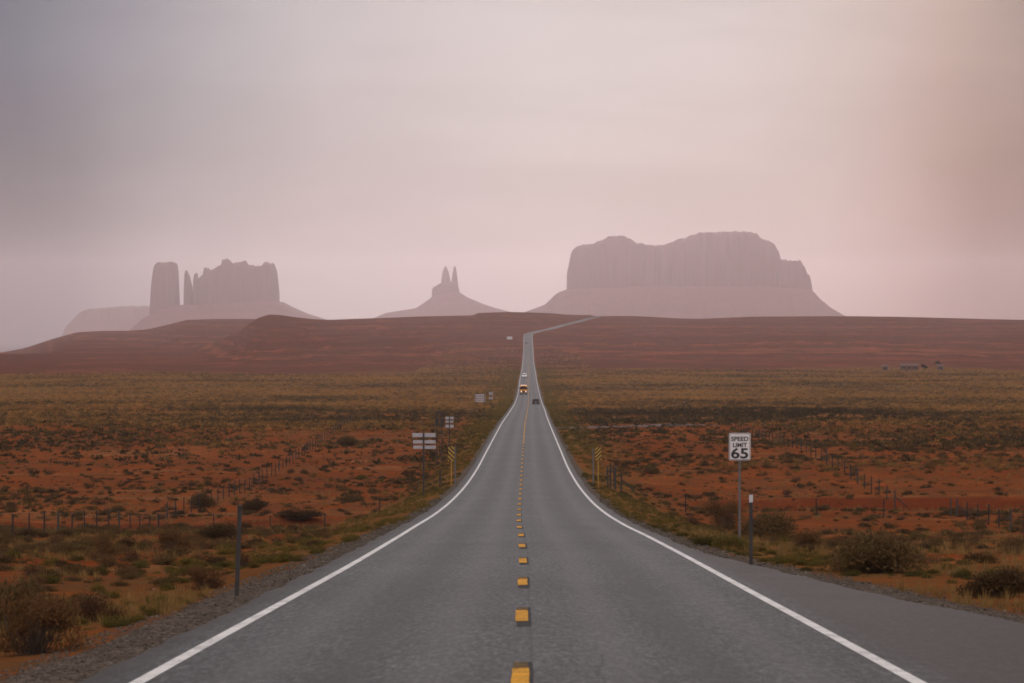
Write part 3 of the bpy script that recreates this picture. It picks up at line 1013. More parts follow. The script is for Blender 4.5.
def twigs(n, lobes, rad, r=None):
    r = r or rng
    V, Fs = [], []
    for i in range(n):
        L = lobes[r.integers(0, len(lobes))]
        d = r.normal(size=3)
        d[2] = abs(d[2]) + 0.3
        d /= np.linalg.norm(d)
        tip = np.array(L[:3]) + d * L[3] * np.array([1, 1, 0.75]) * (0.7 + 0.45 * r.random())
        base = np.array([r.normal() * 0.05, r.normal() * 0.05, -0.06])
        mid = base * 0.45 + tip * 0.55 + r.normal(size=3) * 0.04
        pts = [base, mid, tip]
        for q, w in zip(pts, (rad, rad * 0.7, rad * 0.2)):
            for a in range(3):
                V.append(q + w * np.array([math.cos(a * 2.094), math.sin(a * 2.094), 0]))
        b = len(V) - 9
        for s in range(2):
            for a in range(3):
                i0, i1 = b + s * 3 + a, b + s * 3 + (a + 1) % 3
                Fs.append((i0, i1, i1 + 3))
                Fs.append((i0, i1 + 3, i0 + 3))
    return np.array(V), np.array(Fs)


def rand_lobes(k, spread, h, rr=(0.22, 0.34)):
    out = []
    for i in range(k):
        a = rng.random() * 6.283
        q = spread * math.sqrt(rng.random())
        r_ = rr[0] + (rr[1] - rr[0]) * rng.random()
        out.append((q * math.cos(a), q * math.sin(a), h * rng.random(), r_))
    return out


def shrub_mesh(name, leaf, n, k, spread, h, size, flat, ntw, twr, rr=(0.22, 0.34), up=0.35):
    L = rand_lobes(k, spread, h, rr)
    BV = blades(n, L, size, flat, up)
    BF = np.arange(3 * n).reshape(-1, 3)
    TV, TF = twigs(ntw, L, twr)
    V = np.concatenate([BV, TV])
    Fs = np.concatenate([BF, TF + len(BV)])
    mi = np.concatenate([np.zeros(len(BF), int), np.ones(len(TF), int)])
    return np_mesh(name, V, Fs, [leaf, M['twig']], mi)


SAGE = [shrub_mesh('sagebrush', M['sage'], 1500, 7 + i, 0.30, 0.16, 0.034, 0.85, 30, 0.008) for i in range(5)]
RABB = [shrub_mesh('rabbitbrush', M['rabbit'], 1100, 6 + i, 0.30, 0.10, 0.034, 1.0, 26, 0.007, (0.18, 0.30), 0.9) for i in range(4)]
DRYB = [shrub_mesh('dry_bush', M['dry'], 700, 7 + i, 0.28, 0.34, 0.026, 1.0, 90, 0.0075, (0.16, 0.26), 0.8) for i in range(4)]
BIGB = [shrub_mesh('roadside_bush', M['sage'], 5200, 14 + i, 0.34, 0.22, 0.024, 0.95, 120, 0.006, (0.16, 0.27), 0.7) for i in range(3)]
BIGD = [shrub_mesh('roadside_bush', M['dry'], 4200, 13 + i, 0.33, 0.40, 0.019, 1.0, 200, 0.005, (0.14, 0.25), 0.9) for i in range(2)]
BIGR = [shrub_mesh('roadside_bush', M['rabbit'], 3600, 12 + i, 0.33, 0.16, 0.024, 1.1, 90, 0.006, (0.16, 0.26), 1.0) for i in range(2)]
MESHES = {'sagebrush': SAGE, 'rabbitbrush': RABB, 'dry_bush': DRYB}


def put_shrub(name, me, x, y, w, hscale=1.0, label=None, cat='shrub', group=None, sink=0.02):
    o = link(name, me)
    o.location = (x, y, gz(x, y) - sink)
    o.scale = (w, w * (0.85 + 0.3 * rng.random()), w * hscale)
    o.rotation_euler = (0, 0, rng.random() * 6.283)
    tag(o, label, cat, group)
    return o


# the shrubs that stand out, each from its place in the picture: (mesh, px, foot row, width px, height factor, label)
SPECIAL = [
    (BIGB[0], 880, 573, 104, 0.95, 'big dark olive bush at the gravel edge of the pull-out, right of the delineator'),
    (BIGB[1], 1000, 598, 90, 0.80, 'low wide dark bush beside the pull-out at the right border'),
    (BIGD[0], 722, 528, 46, 1.15, 'dark twiggy bush just left of the speed limit sign post'),
    (BIGB[2], 768, 540, 60, 1.05, 'rounded olive brown bush behind the delineator right of the speed limit sign'),
    (BIGR[0], 735, 550, 46, 0.90, 'yellow green bush at the foot of the speed limit sign'),
    (BIGR[1], 706, 546, 40, 0.70, 'low yellowish bush between road edge and speed limit sign'),
    (BIGD[1], 806, 551, 42, 0.95, 'thin dark bush between the delineator and the big olive bush'),
    (BIGD[0], 34, 655, 118, 1.00, 'tall dark brown brush nearest the camera at the left border'),
    (BIGD[1], 96, 622, 70, 0.75, 'dark reddish brush right of the tall brush at the left border'),
    (BIGB[0], 8, 628, 96, 1.20, 'tall olive brush at the extreme left behind the dark brown brush'),
    (BIGB[1], 200, 508, 34, 1.10, 'round olive bush alone on the red flat, left of the far fence posts'),
    (BIGB[2], 252, 512, 30, 1.00, 'dark rounded bush just above and right of the left delineator top'),
    (BIGB[0], 222, 541, 56, 0.75, 'wide olive bush behind the left delineator, on its left'),
    (BIGD[0], 176, 553, 48, 0.95, 'brown bush on the red soil halfway between left fence and left delineator'),
    (BIGD[1], 106, 558, 42, 1.00, 'brown bush under the left fence line, left of centre of that flat'),
    (BIGB[2], 72, 556, 40, 0.70, 'low dark bush in front of the left fence posts'),
    (BIGD[0], 205, 590, 44, 1.00, 'sparse reddish brush just left of the left delineator foot'),
    (BIGB[1], 345, 446, 34, 0.70, 'longest dark bush on the red flat, left of the three-board sign'),
    (BIGR[0], 362, 480, 15, 1.00, 'small round green bush alone on bare red soil below the three-board sign'),
    (BIGB[0], 350, 502, 30, 0.55, 'flat dark bush on bare soil left of the verge, below the lone round bush'),
    (BIGB[1], 652, 474, 22, 0.80, 'squat dark bush just right of the braced fence corner'),
    (BIGB[2], 300, 520, 50, 0.50, 'wide low olive bush on the left flat, in line with the delineator top'),
    (BIGB[1], 162, 604, 26, 0.60, 'small dark bush at the gravel edge left of the left delineator'),
]
taken = []
for me, px, row, wpx, hs, lab in SPECIAL:
    x, y, z = hit(px, row)
    w = wpx * y / F
    taken.append((x, y, w))
    put_shrub('roadside_bush', me, x, y, w, hs, lab, 'bush', 'bushes that stand out beside the road')

# everything else that grows: positions first, the largest in the picture become things of their own
def scatter(d0, d1, per_m2_fn, kind_fn, spread=0.20):
    """random positions in the view (and a margin round it) between two distances"""
    out = []
    area = spread * (d1 * d1 - d0 * d0)
    n = int(area * 1.0)
    y = np.sqrt(d0 * d0 + rng.random(n) * (d1 * d1 - d0 * d0))
    x = (rng.random(n) * 2 - 1) * spread * (y + 18)
    keep = rng.random(n) < per_m2_fn(x, y)
    return x[keep], y[keep]


def beyond(x, y):
    u = x - xroad(y)
    return np.abs(u) - np.where(u < 0, edge_left(y), edge_right(y))


def dens(x, y):
    a = beyond(x, y)
    clump = fbm(x / 22, y / 30, 4, 120)
    base = np.interp(y, [0, 60, 150, 260, 320, 420, 600, 900, 1300, 1600, 1800, 2500], [0.45, 0.60, 0.66, 0.50, 0.58, 0.62, 0.50, 0.40, 0.32, 0.25, 0.12, 0.03])
    bare = sstep(-0.16, 0.2, clump) * 1.1 + 0.30
    f = base * bare * (a > 1.9)
    f = np.where(((x < -60) & (y > 1560 + 120 * fbm(x / 90, y / 200, 3, 130))) | ((x > 40) & (y > 1700 + 260 * fbm(x / 90, y / 200, 3, 133))), 0, f)
    for px_, py_, pw in taken:
        f = np.where((x - px_) ** 2 + (y - py_) ** 2 < (pw * 0.55) ** 2, 0, f)
    yb = 226 + 9 * np.sin(x / 17.0) + 0.08 * x
    f = np.where((y > yb - 16) & (y < yb + 4), f * 0.25, f)
    return f


px_, py_ = scatter(22, 2500, dens, None)
n = len(px_)
a_ = beyond(px_, py_)
kind = np.where(rng.random(n) < 0.20, 2, 0)                              # 0 sage, 2 dry
verge_p = np.interp(a_, [0, 2.5, 5, 9, 16], [0.85, 0.8, 0.4, 0.12, 0.07])
kind = np.where(rng.random(n) < verge_p, 1, kind)                        # 1 rabbitbrush
size = (0.30 + 0.95 * rng.random(n) ** 2.8) * np.interp(py_, [0, 120, 300, 600, 1700], [0.75, 0.95, 1.25, 1.5, 1.6])
size = np.where(kind == 1, size * 0.8, size)
size = np.where(a_ < 4, size * 0.75, size)
# a dense verge along both shoulders
nv = 8200
vy = 26 + (900 - 26) * rng.random(nv) ** 1.6
va = np.interp(vy, [26, 60, 120, 900], [1.7, 1.2, 0.5, 0.4]) + 3.8 * rng.random(nv) ** 1.3
side = rng.random(nv) < 0.5
vx = xroad(vy) + np.where(side, edge_right(vy) + va, -(edge_left(vy) + va))
keepv = (fbm(vx / 5, vy / 9, 3, 140) > np.interp(vy, [26, 60, 100, 900], [0.04, -0.04, -0.2, -0.35]))
vx, vy = vx[keepv], vy[keepv]
vs = (0.20 + 0.42 * rng.random(len(vx)) ** 2) * np.interp(vy, [20, 120, 400, 900], [0.8, 1.0, 1.4, 1.8])
# and a thinner one farther on
n3_ = 3800
wy = 800 + 950 * rng.random(n3_)
wa = 0.5 + 11 * rng.random(n3_)
wx = xroad(wy) + np.where(rng.random(n3_) < 0.5, edge_right(wy) + wa, -(edge_left(wy) + wa))
vx, vy, vs = np.concatenate([vx, wx]), np.concatenate([vy, wy]), np.concatenate([vs, 0.5 + 0.8 * rng.random(n3_)])
px_ = np.concatenate([px_, vx])
py_ = np.concatenate([py_, vy])
kind = np.concatenate([kind, np.ones(len(vx), int)])
size = np.concatenate([size, vs])
scr_x = F * px_ / py_ + PX0
inview = (scr_x > -8) & (scr_x < 1032)
app = np.where(inview, size / py_, 0)
solo = np.zeros(len(px_), bool)
NAMES = ['sagebrush', 'rabbitbrush', 'dry_bush']
for kk, lim in ((0, 250), (1, 230), (2, 120)):
    ids = np.where((kind == kk) & inview)[0]
    ids = ids[np.argsort(-app[ids])][:lim]
    solo[ids] = True
DESC = {0: 'olive grey sagebrush', 1: 'yellow green rabbitbrush tuft', 2: 'dry brown twiggy shrub'}
for i in np.where(solo)[0]:
    kk = int(kind[i])
    x, y = float(px_[i]), float(py_[i])
    me = MESHES[NAMES[kk]][int(rng.integers(0, len(MESHES[NAMES[kk]])))]
    sd = 'left' if x < xroad(y) else 'right'
    if beyond(np.array([x]), np.array([y]))[0] < 4.5:
        zone = f'on the gravel verge of the {sd} road edge'
    elif y < 60:
        zone = f'on red soil {sd} of the nearest road'
    elif y < 140:
        zone = f'on the {sd} flat, nearer than the fence'
    else:
        zone = f'on the {sd} flat by or past the fence'
    put_shrub(NAMES[kk], me, x, y, float(size[i]), float([0.8, 0.95, 0.95][kk] * (0.8 + 0.4 * rng.random())), f'one {DESC[kk]} {zone}', 'shrub', f'{DESC[kk]}s {zone}')


def scrub_mesh(name, mat, ids, nvar, tri_n, leaf, hf):
    """many far or small plants as one mesh: low clumps of leaf blades"""
    protos = []
    for v in range(nvar):
        L = rand_lobes(5, 0.30, 0.12, (0.2, 0.34))
        protos.append(blades(tri_n, L, leaf, 0.85, 0.5))
    which = rng.integers(0, nvar, len(ids))
    allV, allT = [], []
    for v in range(nvar):
        q = ids[which == v]
        if not len(q):
            continue
        B = protos[v]
        ang = rng.random(len(q)) * 6.283
        ca, sa = np.cos(ang)[:, None], np.sin(ang)[:, None]
        s = size[q][:, None]
        X = px_[q][:, None] + s * (B[None, :, 0] * ca - B[None, :, 1] * sa)
        Yy = py_[q][:, None] + s * (B[None, :, 0] * sa + B[None, :, 1] * ca)
        Zz = ground_z(px_[q], py_[q])[:, None] - 0.03 + s * hf * B[None, :, 2] * (0.75 + 0.5 * rng.random(len(q)))[:, None]
        allV.append(np.stack([X, Yy, Zz], -1).reshape(-1, 3))
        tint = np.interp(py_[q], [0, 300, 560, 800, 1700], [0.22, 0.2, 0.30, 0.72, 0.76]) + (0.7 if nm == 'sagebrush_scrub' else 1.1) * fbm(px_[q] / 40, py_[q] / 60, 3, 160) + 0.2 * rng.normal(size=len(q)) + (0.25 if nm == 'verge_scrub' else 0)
        allT.append(np.repeat(np.clip(tint, 0, 1), B.shape[0]))
    V = np.concatenate(allV)
    me = np_mesh(name, V, np.arange(len(V)).reshape(-1, 3), mat)
    point_attr(me, 'tint', np.concatenate(allT))
    o = link(name, me)
    o['kind'] = 'stuff'
    return o


rest = ~solo
near = py_ < 330
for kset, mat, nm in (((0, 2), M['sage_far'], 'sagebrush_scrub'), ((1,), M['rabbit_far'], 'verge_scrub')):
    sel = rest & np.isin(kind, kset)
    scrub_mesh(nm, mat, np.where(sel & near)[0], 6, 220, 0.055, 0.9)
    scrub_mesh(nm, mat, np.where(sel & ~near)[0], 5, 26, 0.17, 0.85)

# dry grass and litter on the nearer soil
def grass():
    n = 52000
    d0, d1 = 20.0, 300.0
    y = d0 * (d1 / d0) ** rng.random(n)
    x = (rng.random(n) * 2 - 1) * (0.2 * y + 4)
    a = beyond(x, y)
    ok = (a > 1.1) & (fbm(x / 7, y / 9, 3, 180) > -0.02)
    x, y = x[ok], y[ok]
    B = []
    for k in range(9):
        an = rng.random() * 6.283
        r0 = 0.25 * rng.random()
        ln = 0.5 + 0.6 * rng.random()
        bx, by = r0 * math.cos(an), r0 * math.sin(an)
        lean = 0.45 * rng.random()
        px2, py2 = -math.sin(an) * 0.035, math.cos(an) * 0.035
        B += [(bx - px2, by - py2, 0), (bx + px2, by + py2, 0), (bx + math.cos(an) * lean, by + math.sin(an) * lean, ln)]
    B = np.array(B)
    s = ((0.10 + 0.22 * rng.random(len(x)) ** 2) * np.interp(y, [20, 60, 300], [0.8, 1.0, 1.5]))[:, None]
    ang = rng.random(len(x)) * 6.283
    ca, sa = np.cos(ang)[:, None], np.sin(ang)[:, None]
    X = x[:, None] + s * (B[None, :, 0] * ca - B[None, :, 1] * sa)
    Yy = y[:, None] + s * (B[None, :, 0] * sa + B[None, :, 1] * ca)
    Zz = ground_z(x, y)[:, None] - 0.02 + s * B[None, :, 2]
    V = np.stack([X, Yy, Zz], -1).reshape(-1, 3)
    me = np_mesh('dry_grass', V, np.arange(len(V)).reshape(-1, 3), M['drygrass'])
    point_attr(me, 'tint', np.repeat(rng.random(len(x)), B.shape[0]))
    o = link('dry_grass', me)
    o['kind'] = 'stuff'


grass()


# crushed stone on the shoulders and a sprinkle over the soil
def stones():
    ico = np.array([(0, 0, 1), (0.9, 0, 0.1), (0.28, 0.85, 0.1), (-0.73, 0.53, 0.1), (-0.73, -0.53, 0.1), (0.28, -0.85, 0.1), (0, 0, -0.5)], float)
    fc = [(0, 1, 2), (0, 2, 3), (0, 3, 4), (0, 4, 5), (0, 5, 1), (6, 2, 1), (6, 3, 2), (6, 4, 3), (6, 5, 4), (6, 1, 5)]
    n = 26000
    y = 20 * (170 / 20.0) ** rng.random(n)
    sd = rng.random(n) < 0.55
    av = np.where(sd, 0.05 + 1.5 * rng.random(n) ** 0.9, 0.05 + 1.5 * rng.random(n) ** 0.9)
    av = av * np.interp(y, [20, 50, 110, 170], [1, 1, 0.55, 0.5])
    x = xroad(y) + np.where(sd, -(edge_left(y) + av), edge_right(y) + av)
    n2 = 5000
    y2 = 20 * (190 / 20.0) ** rng.random(n2)
    x2 = (rng.random(n2) * 2 - 1) * (0.2 * y2 + 3)
    ok = beyond(x2, y2) > 1.4
    x, y = np.concatenate([x, x2[ok]]), np.concatenate([y, y2[ok]])
    s = (0.014 + 0.035 * rng.random(len(x)) ** 3) * np.interp(y, [20, 60, 170], [0.6, 0.85, 1.5])
    ang = rng.random(len(x)) * 6.283
    ca, sa = np.cos(ang)[:, None], np.sin(ang)[:, None]
    jit = 1 + 0.35 * rng.normal(size=(len(x), 7))
    bx, by, bz = ico[None, :, 0] * jit, ico[None, :, 1] * jit, ico[None, :, 2] * jit
    el_ = 0.7 + 0.6 * rng.random(len(x))[:, None]
    X = x[:, None] + s[:, None] * (bx * el_ * ca - by * sa)
    Yy = y[:, None] + s[:, None] * (bx * el_ * sa + by * ca)
    Zz = ground_z(x, y)[:, None] + s[:, None] * 0.7 * bz
    V = np.stack([X, Yy, Zz], -1).reshape(-1, 3)
    Fs = (np.array(fc)[None] + (np.arange(len(x)) * 7)[:, None, None]).reshape(-1, 3)
    me = np_mesh('gravel', V, Fs, M['stone'])
    point_attr(me, 'tint', np.repeat(rng.random(len(x)), 7))
    o = link('gravel', me)
    o['kind'] = 'stuff'


stones()


# ------------------------------------------------------------------ signs, markers, fences
def text_mesh(txt, size, name, mat, parent, loc, weight=0.0, sx=1.0, rot=(math.pi / 2, 0, 0)):
    cu = bpy.data.curves.new(name, 'FONT')
    cu.body = txt
    cu.size = 0.6
    cu.align_x = 'CENTER'
    cu.align_y = 'CENTER'
    cu.extrude = 0.0015
    cu.offset = weight
    cu.resolution_u = 4
    tmp = bpy.data.objects.new('tmp_text', cu)
    C.objects.link(tmp)
    bpy.context.view_layer.update()
    me = bpy.data.meshes.new_from_object(tmp.evaluated_get(bpy.context.evaluated_depsgraph_get()))
    bpy.data.objects.remove(tmp)
    bpy.data.curves.remove(cu)
    me.name = name
    me.materials.clear()
    me.materials.append(mat)
    o = link(name, me, parent)
    o.location = loc
    o.rotation_euler = rot
    cs = np.array([v.co[:2] for v in me.vertices])
    o.scale = (sx / np.ptp(cs[:, 0]), size / np.ptp(cs[:, 1]), 1)      # fitted to its width and height
    return o


def round_rect(w, h, r, n=5):
    pts = []
    for cx, cy, a0 in ((w / 2 - r, h / 2 - r, 0), (-w / 2 + r, h / 2 - r, 90), (-w / 2 + r, -h / 2 + r, 180), (w / 2 - r, -h / 2 + r, 270)):
        for i in range(n + 1):
            a = R(a0 + 90 * i / n)
            pts.append((cx + r * math.cos(a), cy + r * math.sin(a)))
    return pts


# speed limit sign
d = 85.0
x = at_px(739.8, d)
zt = Z0 - (433.0 - ROW0) * d / F
zb = Z0 - (460.2 - ROW0) * d / F
w, h = 21.6 * d / F, zt - zb
g = gz(x, d)
t = empty('speed_limit_sign', (x, d, g))
tag(t, 'white speed limit 65 sign with black lettering on a thin steel post', 'road sign')
zc_ = (zt + zb) / 2 - g
MB().tube((0, 0.045, -0.3), (0, 0.045, zt - g - 0.05), 0.032, n=8).build('post', M['galv'], t)
p = MB().prism([(a, b + zc_) for a, b in round_rect(w, h, 0.04)], 'y', 0.0, 0.006).build('panel', M['sign_white'], t)
# border: a thin ring proud of the panel
mb = MB()
o1, i1 = round_rect(w - 0.028, h - 0.028, 0.03), round_rect(w - 0.054, h - 0.054, 0.02)
vo = [mb.bm.verts.new((a, -0.0025, b + zc_)) for a, b in o1]
vi = [mb.bm.verts.new((a, -0.0025, b + zc_)) for a, b in i1]
for i in range(len(vo)):
    j = (i + 1) % len(vo)
    mb.bm.faces.new((vo[i], vo[j], vi[j], vi[i]))
mb.build('border', M['sign_black'], p)
kx = d / F
for wd, wpx, hpx, rc, wt in (('SPEED', 17.4, 4.6, 439.1, 0.015), ('LIMIT', 14.2, 4.4, 445.3, 0.018), ('65', 17.2, 10.8, 453.9, 0.016)):
    text_mesh(wd, hpx * kx, 'lettering', M['sign_black'], p, (0, -0.004, Z0 - (rc - ROW0) * kx - g), wt, wpx * kx)



def delineator(px, top, foot, d, name, label, w, cap, mat):
    x = at_px(px, d)
    g = gz(x, d)
    z1 = Z0 - (top - ROW0) * d / F - g
    t = empty(name, (x, d, g))
    tag(t, label, 'post', 'roadside delineator posts')
    MB().box((0, 0, z1 / 2 - 0.15), (w, w * 0.55, z1 + 0.3), 0.008).build('post', mat, t)
    if cap:
        MB().box((0, -w * 0.275 - 0.006, z1 - 0.10), (w * 1.1, 0.012, 0.17), 0.003).build('reflector', cap, t)
    else:
        MB().box((0, 0, z1 + 0.012), (w * 1.25, w * 0.75, 0.03), 0.005).build('cap', mat, t)
    return t


def slant(t, ax):
    t.rotation_euler = (0, R(ax), 0)


t = delineator(751, 494, 557, 67.0, 'delineator_post', 'dark flat post with a white reflector top beside the pull-out', 0.078, M['reflector'], M['weathered_post'])
t = delineator(236.5, 507, 585, 51.2, 'delineator_post', 'grey leaning post without reflector at the gravel edge left of the road', 0.075, None, M['weathered_post'])
slant(t, 2.0)
t = delineator(684, 401.5, 412, 600, 'marker_post', 'distant thin post with a pink white top standing in the sage on the right', 0.22, M['reflector_red'], M['weathered_post'])
t = delineator(493, 404.8, 411, 690, 'marker_post', 'stubby dark brown post beside the left track near the oncoming bus', 0.30, None, M['rust_post'])


def back_sign(px, rows, foot, wpx, d, name, label, posts, mat=None, boards=None, post_mat=None, gaps=None):
    """a guide sign seen from behind: boards (px0, px1, row0, row1) on posts"""
    x = at_px(px, d)
    g = gz(x, d)
    t = empty(name, (x, d, g))
    tag(t, label, 'road sign', 'backs of signs left of the road')
    zmax = 0
    for (a, b, r0, r1) in boards:
        xa, xb = at_px(a, d) - x, at_px(b, d) - x
        z1, z0 = Z0 - (r0 - ROW0) * d / F - g, Z0 - (r1 - ROW0) * d / F - g
        zmax = max(zmax, z1)
        MB().box(((xa + xb) / 2, 0.06, (z0 + z1) / 2), (xb - xa, 0.03, z1 - z0), 0.006).build('board', mat or M['sign_back'], t)
    for q in posts:
        MB().box((at_px(q, d) - x, 0.0, zmax / 2 - 0.12), (0.10, 0.08, zmax + 0.25), 0.01).build('post', post_mat or M['weathered_post'], t)
    return t


back_sign(424, None, 486, 23, 185, 'guide_sign', 'three grey boards on one dark post, nearest sign left of the road', [423.6],
          boards=[(412.2, 435.4, 433.2, 437.2), (412.9, 435.4, 440.3, 443.6), (413.3, 435.6, 445.7, 449.0)])
back_sign(449.6, None, 440, 9, 300, 'guide_sign', 'small sign of three short pale boards left of the road', [449.4],
          boards=[(445.6, 453.8, 416.8, 419.4), (445.6, 453.2, 420.6, 422.8), (445.4, 453.6, 424.8, 427.8)])
back_sign(439.5, None, 436, 9, 310, 'guide_sign', 'dark brown double-board sign just left of the small three-board sign', [437.0, 441.6], mat=M['brown_board'],
          boards=[(435.0, 439.2, 418.6, 426.0), (440.2, 444.0, 418.6, 426.6), (435.5, 443.5, 411.8, 413.4)])
back_sign(480, None, 408, 11, 560, 'guide_sign', 'wide four-board sign on two thin posts farther up the left side', [475.2, 484.6],
          boards=[(474.6, 485.4, 394.2, 395.9), (474.6, 485.4, 396.5, 398.0), (474.6, 485.4, 398.6, 400.0), (474.6, 485.4, 400.5, 402.0)], post_mat=M['weathered_post'])
back_sign(491, None, 405, 4, 640, 'guide_sign', 'tiny pale two-board sign right of the wide four-board sign', [491],
          boards=[(489.0, 492.8, 392.0, 395.0), (489.0, 492.8, 397.0, 399.4)])


def object_marker(px, r0, r1, foot, wpx, d, lean, label, twin):
    x = at_px(px, d)
    g = gz(x, d)
    t = empty('object_marker', (x, d, g))
    tag(t, label, 'road sign', 'striped hazard markers at the cattle guard')
    z1, z0 = Z0 - (r0 - ROW0) * d / F - g, Z0 - (r1 - ROW0) * d / F - g
    w = wpx * d / F
    pnl = MB().box((0, 0, (z0 + z1) / 2), (w, 0.012, z1 - z0), 0.003).build('panel', M['sign_yellow'], t)
    H = z1 - z0
    mb = MB()
    nst = 3.4
    pit = H / nst
    for i in range(-3, 5):
        za = z0 + i * pit
        pts = []
        pl = [(-w / 2, za + (w if lean > 0 else 0)), (w / 2, za + (0 if lean > 0 else w)), (w / 2, za + (0 if lean > 0 else w) + pit * 0.5), (-w / 2, za + (w if lean > 0 else 0) + pit * 0.5)]
        lo, hi_ = z0 + 0.003, z1 - 0.003
        # clip the band to the panel (Sutherland-Hodgman on two horizontals)
        for lim, sgn in ((lo, 1), (hi_, -1)):
            outp = []
            for k in range(len(pl)):
                a, b_ = pl[k], pl[(k + 1) % len(pl)]
                ia, ib = sgn * (a[1] - lim) >= 0, sgn * (b_[1] - lim) >= 0
                if ia:
                    outp.append(a)
                if ia != ib:
                    f = (lim - a[1]) / (b_[1] - a[1])
                    outp.append((a[0] + f * (b_[0] - a[0]), lim))
            pl = outp
            if len(pl) < 3:
                break
        if len(pl) >= 3:
            mb.bm.faces.new([mb.bm.verts.new((a * 0.97, -0.0085, b_)) for a, b_ in pl])
    mb.build('stripes', M['sign_black'], pnl)
    MB().box((0.0, 0.03, z0 / 2 - 0.1 + 0.1), (0.075, 0.045, z0 + 0.4), 0.006).build('post', M['post_yellow'], t)
    if twin:
        MB().box((twin, 0.12, z1 / 2 - 0.1), (0.10, 0.07, z1 + 0.1), 0.006).build('post', M['galv'], t)
    return t


object_marker(451.3, 446.4, 461.2, 474, 6.0, 205, 1, 'yellow and black striped marker on the left verge at the cattle guard', 0.26)
object_marker(598.3, 447.5, 460.0, 480, 6.0, 205, -1, 'yellow and black striped marker on the right verge at the cattle guard', -0.34)


def fence(name, label, pts, spacing, height, braces=(), mat='rust_post', strands=4, jitter=0.12):
    P = np.array(pts, float)
    seg = np.hypot(*np.diff(P, axis=0).T)
    cum = np.concatenate([[0], np.cumsum(seg)])
    nn = min(95, int(cum[-1] / spacing))
    s = np.linspace(0, cum[-1], nn + 1)
    xs, ys = np.interp(s, cum, P[:, 0]), np.interp(s, cum, P[:, 1])
    t = empty(name, (float(xs[0]), float(ys[0]), gz(xs[0], ys[0])))
    tag(t, label, 'fence', 'post and wire fences along the road')
    org = np.array(t.location)
    tops = []
    for i in range(len(xs)):
        x, y = float(xs[i]), float(ys[i])
        g = gz(x, y)
        hh = height * (0.92 + 0.16 * random.random())
        lx, ly = random.gauss(0, 0.03), random.gauss(0, 0.03)
        wood = (i % 5 == 0)
        r = (0.065 if wood else 0.048)
        a = np.array((x, y, g - 0.25)) - org
        b_ = np.array((x + lx, y + ly, g + hh)) - org
        mb = MB().tube(a, b_, r, r * 0.9, 6)
        if i in braces:
            mb.tube((b_ + a) / 2 + np.array((0, 0, 0.35)), a + np.array((1.1 if i else 1.0, 0.3, 0.25)), 0.045, 0.045, 6)
        mb.build('post', M['weathered_post'] if wood else M[mat], t)
        tops.append(np.array((x, y, g)) - org)
    for k in range(strands):
        mb = MB()
        zz = height * (0.28 + 0.68 * k / (strands - 1))
        for i in range(len(tops) - 1):
            mb.tube(tops[i] + (0, 0, zz), tops[i + 1] + (0, 0, zz), 0.0035, 0.0035, 3)
        mb.build('wire', M['wire'], t)
    return t


def hp(px, row):
    x, y, z = hit(px, row)
    return (x, y)


LX = -26.2
fence('wire_fence', 'long post and wire fence running away along the left side of the road', [(LX - 0.6, 118), (LX, 150), (LX, 181), (LX + 0.2, 240), (LX, 330), (LX - 1, 470)], 5.0, 1.22)
fence('wire_fence', 'post and wire fence running away up the right flat beyond the wash', [(28.6, 232), (28.8, 262), (29.0, 315), (29.5, 420)], 5.4, 1.25, braces=(0,))
fence('wire_fence', 'short near end of the right fence at the picture border, with a braced post', [(29.2, 203), (29.2, 192), (29.0, 181), (28.9, 160)], 4.4, 1.22, braces=(0,))
fence('wire_fence', 'wing fence from the right striped marker across to the right fence', [(at_px(621, 208), 208), (at_px(678, 207), 207), (at_px(775, 206), 206), (at_px(862, 205), 205), (29.0, 204.5)], 3.9, 1.28, braces=(0,))
fence('wire_fence', 'wing fence from the left striped marker towards the long left fence', [(at_px(440, 209), 209), (at_px(380, 208), 209), (-18, 212), (LX, 214)], 4.2, 1.2)
# tight cluster of posts at the cattle guard
t = empty('fence_corner', (at_px(609, 207), 207, gz(at_px(609, 207), 207)))
tag(t, 'cluster of close-set old posts beside the right striped marker', 'fence')
for q, hh in ((608.2, 1.45), (610.6, 1.75), (614.6, 1.60), (615.8, 1.5)):
    xx = at_px(q, 207) - t.location.x
    yy = random.uniform(-1, 1)
    zg = gz(xx + t.location.x, 207 + yy) - t.location.z
    MB().tube((xx, yy, zg - 0.3), (xx + random.gauss(0, 0.04), yy, zg + hh), 0.07, 0.055, 7).build('post', M['weathered_post'], t)
MB().box((at_px(612, 207) - t.location.x, 0, 1.1), (0.7, 0.05, 0.09), 0.01).build('rail', M['weathered_post'], t)


# ------------------------------------------------------------------ vehicles
def wheel(parent, x, y, r, w):
    a = MB().tube((x - w / 2, y, r), (x + w / 2, y, r), r, r, 20).build('wheel', M['black_rubber'], parent)
    s = 1 if x > 0 else -1
    MB().tube((x + s * (w / 2 - 0.02), y, r), (x + s * (w / 2 + 0.012), y, r), r * 0.62, r * 0.55, 14).build('rim', M['rim'], a)
    return a


